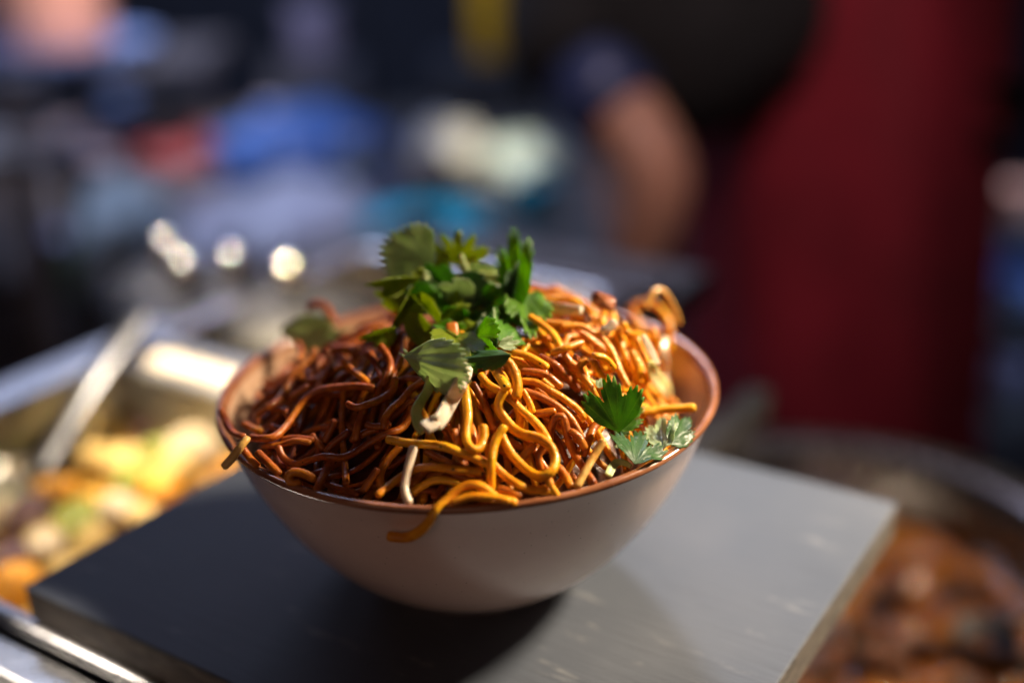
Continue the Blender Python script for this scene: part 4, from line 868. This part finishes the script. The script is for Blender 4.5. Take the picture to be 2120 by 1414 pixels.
lump('towel', 930, 350, 70, 95, .10, M['cloth_white'], 'crumpled white towel near the cook, behind the tubs', 'towel', seed=7)
lump('towel', 1080, 350, 75, 60, .10, M['bag_pale'], 'pale green cloth folded next to the white towel', 'cloth', seed=8)
tub('plastic_tub', 890, 535, 250, 85, M['teal'], 'wide turquoise tub on the near edge of the back table', 'tub', taper=.9, lid=M['teal'])
tub('plastic_cup', 1100, 460, 90, 85, M['teal'], 'small turquoise cup beside the cook arm', 'cup', taper=.85)
tub('metal_bowl', 900, 420, 130, 80, M['card'], 'dull brown bowl behind the turquoise tub', 'bowl', taper=.6)
cr = empty('crate', at_z(1010, 260, TZ)); tag(cr, 'dark crate on the back table under the yellow bottle', 'crate')
c0 = at_z(1010, 250, TZ); kk = ((c0-CAM)@FW)/FPX
v, f = box_vf(c0+np.array([-.11, 0, 0]), (.24, 0, 0), (0, .16, 0), (0, 0, 118*kk)); bevel(mesh_obj('body', v, f, M['wall'], cr, False), .004)
for i in range(3): v, f = box_vf(c0+np.array([-.112, -.006, (.1+.3*i)*118*kk]), (.244, 0, 0), (0, .005, 0), (0, 0, .2*118*kk)); mesh_obj('slat', v, f, M['dark_metal'], cr, False)
yb = c0+np.array([.012, .05, 118*kk]); ky = ((yb-CAM)@FW)/FPX; t = empty('sauce_bottle', yb); tag(t, 'yellow squeeze bottle standing on the dark crate', 'bottle')
v, f = lathe([(0, 0), (32*ky, 0), (36*ky, 6*ky), (36*ky, 170*ky), (32*ky, 195*ky), (18*ky, 205*ky)], 32); mesh_obj('body', np.array(v)+yb, f, M['yellow'], t)
v, f = lathe([(20*ky, 203*ky), (18*ky, 225*ky), (8*ky, 232*ky), (4*ky, 270*ky), (0, 271*ky)], 24); mesh_obj('nozzle', np.array(v)+yb, f, M['yellow'], t)
# things at the far left: stand, cup, copper pot on a blue tray
M['post'] = plain('post', (.30, .28, .29), .5)
st = empty('metal_stand', (-.68, 1.16, -.93)); tag(st, 'grey metal stand with a shelf at the left behind the steam table', 'stand')
s0 = at_y(40, 300, 1.12); v, f = box_vf((s0[0]-.16, 1.05, s0[2]-.02), (.20, 0, 0), (0, .22, 0), (0, 0, .02)); bevel(mesh_obj('shelf', v, f, M['steel_rough'], st, False), .003)
for xx in (s0[0]-.13, s0[0]+.012):
    for yy in (1.07, 1.25): v, f = box_vf((xx-.016, yy-.016, -.93), (.032, 0, 0), (0, .032, 0), (0, 0, s0[2]-.02+.93)); mesh_obj('post', v, f, M['post'], st, False)
tub('enamel_mug', 55, 268, 105, 110, M['cloth_white'], 'white enamel mug on the shelf of the grey stand', 'mug', y=1.15, taper=.9)
h0 = at_y(100, 118, 1.9)
hs = empty('wall_shelf', (h0[0], 1.9, h0[2]-.03)); tag(hs, 'dark shelf on posts carrying the copper pot', 'shelf')
v, f = box_vf((h0[0]-.45, 1.8, h0[2]-.03), (.75, 0, 0), (0, .3, 0), (0, 0, .028)); bevel(mesh_obj('board', v, f, M['wall'], hs, False), .003)
for xx in (h0[0]-.43, h0[0]+.27): v, f = box_vf((xx-.012, 1.95, -.93), (.024, 0, 0), (0, .024, 0), (0, 0, h0[2]-.031+.93)); mesh_obj('post', v, f, M['wall'], hs, False)
tub('tray', 140, 112, 370, 24, M['bright_blue'], 'shallow shiny blue tray under the copper pot', 'tray', y=1.9, taper=.92)
tub('copper_pot', 120, 92, 230, 190, M['copper'], 'pinkish copper pot standing in the blue tray', 'pot', y=1.9, taper=.95)
tub('storage_jar', 655, 120, 110, 110, M['lavender'], 'lilac storage jar in front of the dark wall', 'jar', y=2.3, taper=.95)
jb = at_y(655, 120, 2.3); v, f = box_vf((jb[0]-.1, 2.24, TZ), (.2, 0, 0), (0, .12, 0), (0, 0, jb[2]-TZ)); o = mesh_obj('wooden_box', v, f, M['wall'], None, False); bevel(o, .004); tag(o, 'dark box at the back of the table under the lilac jar', 'box')
for nm, u, v_, wp, hp, mm, lm, lb, ct in [
        ('jar', 735, 395, 60, 95, 'bag_pale', 'cloth_white', 'pale jar with a white lid between the blue sack and the white towel', 'jar'),
        ('jar', 800, 455, 50, 70, 'lavender', 'blue', 'lilac jar with a blue lid in front of the white towel', 'jar'),
        ('plastic_cup', 455, 330, 45, 60, 'cloth_white', None, 'white cup at the shaded end of the blue sack', 'cup'),
        ('plastic_cup', 255, 270, 60, 70, 'bright_blue', None, 'blue cup behind the lilac bag', 'cup'),
        ('sauce_tub', 130, 545, 85, 60, 'card', 'lavender', 'brown tub with a lilac lid at the foot of the grey stand', 'tub'),
        ('sauce_tub', 420, 395, 70, 40, 'red', 'cloth_white', 'red tub with a white lid in front of the red packet', 'tub'),
        ('jar', 1180, 330, 50, 90, 'bag_white', 'red', 'white jar with a red lid near the cook arm', 'jar'),
        ('plastic_cup', 560, 275, 50, 55, 'bag_white', None, 'white cup behind the blue sack', 'cup')]:
    tub(nm, u, v_, wp, hp, M[mm], lb, ct, lid=M[lm] if lm else None)
# shiny knobs of pan lids on the back shelf: they make the round glints
M['chrome'] = noisy('chrome', (.85, .83, .80), (.9, .88, .86), 10, .10, .16, 0, metallic=1)
for u, v_, lb in [(337, 490, 'steel pot lid with a round knob, farthest along the stack'), (375, 535, 'steel pot lid with a round knob, lowest of the four'), (475, 520, 'steel pot lid with a round knob, behind the second pan'), (590, 540, 'steel pot lid with a round knob nearest the bowl')]:
    P = at_z(u+9, v_+27, .0); P = CAM+(P-CAM)*(.95/np.linalg.norm(P-CAM)) if np.linalg.norm(P-CAM) > .95 else P
    t = empty('pot_lid', P-np.array([0, 0, .03])); tag(t, lb, 'pot lid', 'steel pot lids at the back of the steam table')
    v, f = lathe([(.055, -.032), (.057, -.030), (.050, -.024), (.03, -.016), (.006, -.013), (0, -.013)], 36); mesh_obj('lid', np.array(v)+P, f, M['dark_metal'], t)
    spot('glint_spot', P+np.array([-.35, .25, .75]), P, {337: 110, 375: 110, 475: 75, 590: 40}[u], (1.0, .84, .70), .03, 3.0, .5)  # added unseen spot, one per knob, only to make its glint
    v, f = lathe([(.003, -.014), (.003, -.009), (.0075, -.0078), (.0104, -.004), (.0112, 0), (.0104, .0042), (.0079, .0079), (.0042, .0104), (0, .0112)], 32); mesh_obj('knob', np.array(v)+P, f, M['chrome'], t)
# right edge: shelf with tubs behind the cook
rs = empty('side_shelf', (.95, 1.35, -.93)); tag(rs, 'black shelf unit at the right behind the cook', 'shelf')
for i, (u, v_) in enumerate([(2110, 640), (2110, 460), (2110, 850)]):
    q = at_y(u, v_, 1.35); v, f = box_vf((q[0]-.07, 1.3, q[2]-.02), (.5, 0, 0), (0, .3, 0), (0, 0, .02)); bevel(mesh_obj('shelf', v, f, M['dark_metal'], rs, False), .002)
for xx in (.775, 1.2): v, f = box_vf((xx, 1.585, -.93), (.025, 0, 0), (0, .025, 0), (0, 0, 1.2)); mesh_obj('post', v, f, M['dark_metal'], rs, False)
tub('food_tray', 2110, 620, 170, 70, M['bright_blue'], 'shiny blue tray on the black shelf unit', 'tray', y=1.36, taper=.95)
tub('plastic_tub', 2105, 445, 90, 60, M['copper'], 'small peach tub on top of the black shelf unit', 'tub', y=1.36)
tub('plastic_tub', 2090, 530, 80, 70, M['bag_pale'], 'pale blue tub between the shelves of the black unit', 'tub', y=1.42)
tub('plastic_tub', 2085, 800, 90, 80, M['lavender'], 'grey tub low on the black shelf unit', 'tub', y=1.36)

# ------------------------------------------------------------------ the cook
M['skin'] = plain('skin', (.50, .25, .17), .45, var=.12, sss=.1)
M['shirt'] = plain('shirt', (.012, .012, .014), .85)
M['trousers'] = plain('trousers', (.02, .02, .025), .85)
M['apron'] = plain('apron', (.23, .008, .022), .75, var=.3, scale=7)
M['hair'] = plain('hair', (.02, .014, .01), .5)
M['glove'] = plain('glove', (.03, .045, .13), .35)
def skin(name, joints, edges, m, parent, sub=2):
    me = bpy.data.meshes.new(name); me.from_pydata([j[0] for j in joints], edges, []); me.update()
    o = bpy.data.objects.new(name, me); COL.objects.link(o); me.materials.append(m)
    md = o.modifiers.new('skin', 'SKIN'); md.use_smooth_shade = True
    for k, j in enumerate(joints):
        r = j[1]; me.skin_vertices[0].data[k].radius = (r, r) if np.isscalar(r) else r
    me.skin_vertices[0].data[0].use_root = True
    o.modifiers.new('sub', 'SUBSURF').levels = sub; o.modifiers['sub'].render_levels = sub; put(o, parent); return o
SH = at_y(1165, 95, .88); ELB = at_y(1378, 345, .78); WR = at_y(1325, 560, .80)
pel = np.array([.44, 1.10, .02]); HP = .93
person = empty('person', (.45, 1.10, -.93)); tag(person, 'cook in a black shirt and long red apron bending over the back table', 'person')
T_ = tuple
J = [(T_(pel), .135), ((.34, 1.09, .12), .125), ((.22, 1.08, .23), .14), ((.12, 1.07, .30), .13), ((.06, 1.05, .40), .055), ((.02, 1.03, .48), .085), ((-.03, 1.01, .45), .08),
     (T_(SH+np.array([.02, .04, .10])), .055), (T_(SH), .05), (T_(ELB), .040), (T_((ELB+WR)/2), .040), (T_(WR), .028),
     ((.12, 1.20, .15), .055), ((.16, 1.28, .0), .042), ((.17, 1.20, -.19), .03),
     ((.45, 1.00, -.06), .10), ((.44, .995, -.45), .065), ((.48, 1.0, -.85), .045), ((.40, .99, -.90), .04), ((.45, 1.20, -.06), .10), ((.46, 1.205, -.45), .065), ((.49, 1.2, -.85), .045), ((.41, 1.2, -.90), .04)]
E_ = [(0, 1), (1, 2), (2, 3), (3, 4), (4, 5), (5, 6), (3, 7), (7, 8), (8, 9), (9, 10), (10, 11), (3, 12), (12, 13), (13, 14), (0, 15), (15, 16), (16, 17), (17, 18), (0, 19), (19, 20), (20, 21), (21, 22)]
# fingers, each its own chain rooted in the palm
def hand(J, E_, wi, wr, dirv, side, nrm):
    dirv = dirv/np.linalg.norm(dirv); pb = wr+dirv*.05; J.append((T_(pb), (.034, .018))); p0 = len(J)-1; E_.append((wi, p0))
    for k, (off, ln) in enumerate([(-.027, .068), (-.009, .078), (.009, .074), (.026, .058)]):
        a = pb+dirv*.035+side*off; b1 = a+dirv*ln*.5+nrm*.010; c1 = a+dirv*ln*.85+nrm*.032
        J.append((T_(a), .0095)); J.append((T_(b1), .009)); J.append((T_(c1), .0075)); n = len(J); E_ += [(p0, n-3), (n-3, n-2), (n-2, n-1)]
    a = wr+dirv*.025-side*.032; b1 = a+dirv*.035-side*.018+nrm*.01; J.append((T_(a), .012)); J.append((T_(b1), .009)); n = len(J); E_ += [(wi, n-2), (n-2, n-1)]
hand(J, E_, 11, WR, WR-ELB, np.array([1.0, .1, 0]), np.array([-.2, .9, -.1]))
hand(J, E_, 14, np.array((.17, 1.20, -.19)), np.array((.01, -.08, -.19)), np.array([.3, .9, 0]), np.array([.7, 0, -.6]))
skin('body', J, E_, M['skin'], person)
SJ = [((.43, 1.09, .03), .165), ((.33, 1.07, .11), .165), ((.22, 1.06, .21), .165), ((.12, 1.06, .28), .145), ((.07, 1.05, .37), .08), (T_(SH+np.array([.02, .04, .10])), .085), (T_(SH+np.array([.0, .0, .0])), .080), (T_(SH*.72+ELB*.28), .072), ((.12, 1.20, .15), .075), ((.15, 1.25, .06), .065), ((.20, 1.0, .13), .13), ((.34, .95, .15), .13)]
skin('shirt', SJ, [(0, 1), (1, 2), (2, 3), (3, 4), (3, 5), (5, 6), (6, 7), (3, 8), (8, 9), (2, 10), (1, 11)], M['shirt'], person)
skin('trousers', [((.45, 1.10, .0), .15), ((.45, 1.00, -.10), .112), ((.44, .995, -.45), .085), ((.48, 1.0, -.84), .07), ((.45, 1.20, -.10), .112), ((.46, 1.205, -.45), .085), ((.49, 1.2, -.84), .07)], [(0, 1), (1, 2), (2, 3), (0, 4), (4, 5), (5, 6)], M['trousers'], person)
bc = at_y(1405, 5, .93); bm = bmesh.new(); bmesh.ops.create_icosphere(bm, subdivisions=4, radius=1)
for q in bm.verts: c = q.co; k_ = 1+.05*noise.noise(c*2.5); q.co = Vector((bc[0]+c.x*.158*k_, bc[1]+c.y*.13, bc[2]+c.z*.148*k_))
bm_obj('shirt_front', bm, M['shirt'], person)
bm = bmesh.new(); bmesh.ops.create_icosphere(bm, subdivisions=3, radius=.105)
for q in bm.verts: q.co = Vector((q.co.x*1.1+.02, q.co.y*.95+1.03, q.co.z*.95+.51))*1
o = bm_obj('hair', bm, M['hair'], person)
for sgn in (-1, 1):
    bm = bmesh.new(); bmesh.ops.create_icosphere(bm, subdivisions=2, radius=.012)
    for q in bm.verts: q.co = q.co+Vector((-.105, 1.0+sgn*.03, .455))
    bm_obj('eye', bm, M['cloth_white'], person)
v, f = tube_vf(spline([SH*.70+ELB*.30, SH*.55+ELB*.45], .01), .056, 16); mesh_obj('sleeve_cuff', v, f, M['glove'], person)
# apron: a long skirt of cloth wrapped round the hips, with folds, open at the back
vs, fs = [], []; na, nz_ = 60, 40
for j in range(nz_+1):
    zz = .12-.72*j/nz_
    for i in range(na+1):
        a = R_(-175+250*i/na)-R_(25)
        fold = 1+.045*math.sin(a*7+zz*3)*(.5+.9*j/nz_)+.02*noise.noise((a*2, zz*5, 2))
        vs.append((.425+.18*math.cos(a)*fold+.02*(j/nz_), 1.10+.245*math.sin(a)*fold, zz))
for j in range(nz_):
    for i in range(na): k = j*(na+1)+i; fs.append((k, k+1, k+na+2, k+na+1))
o = mesh_obj('apron', vs, fs, M['apron'], person); sd = o.modifiers.new('solid', 'SOLIDIFY'); sd.thickness = .003
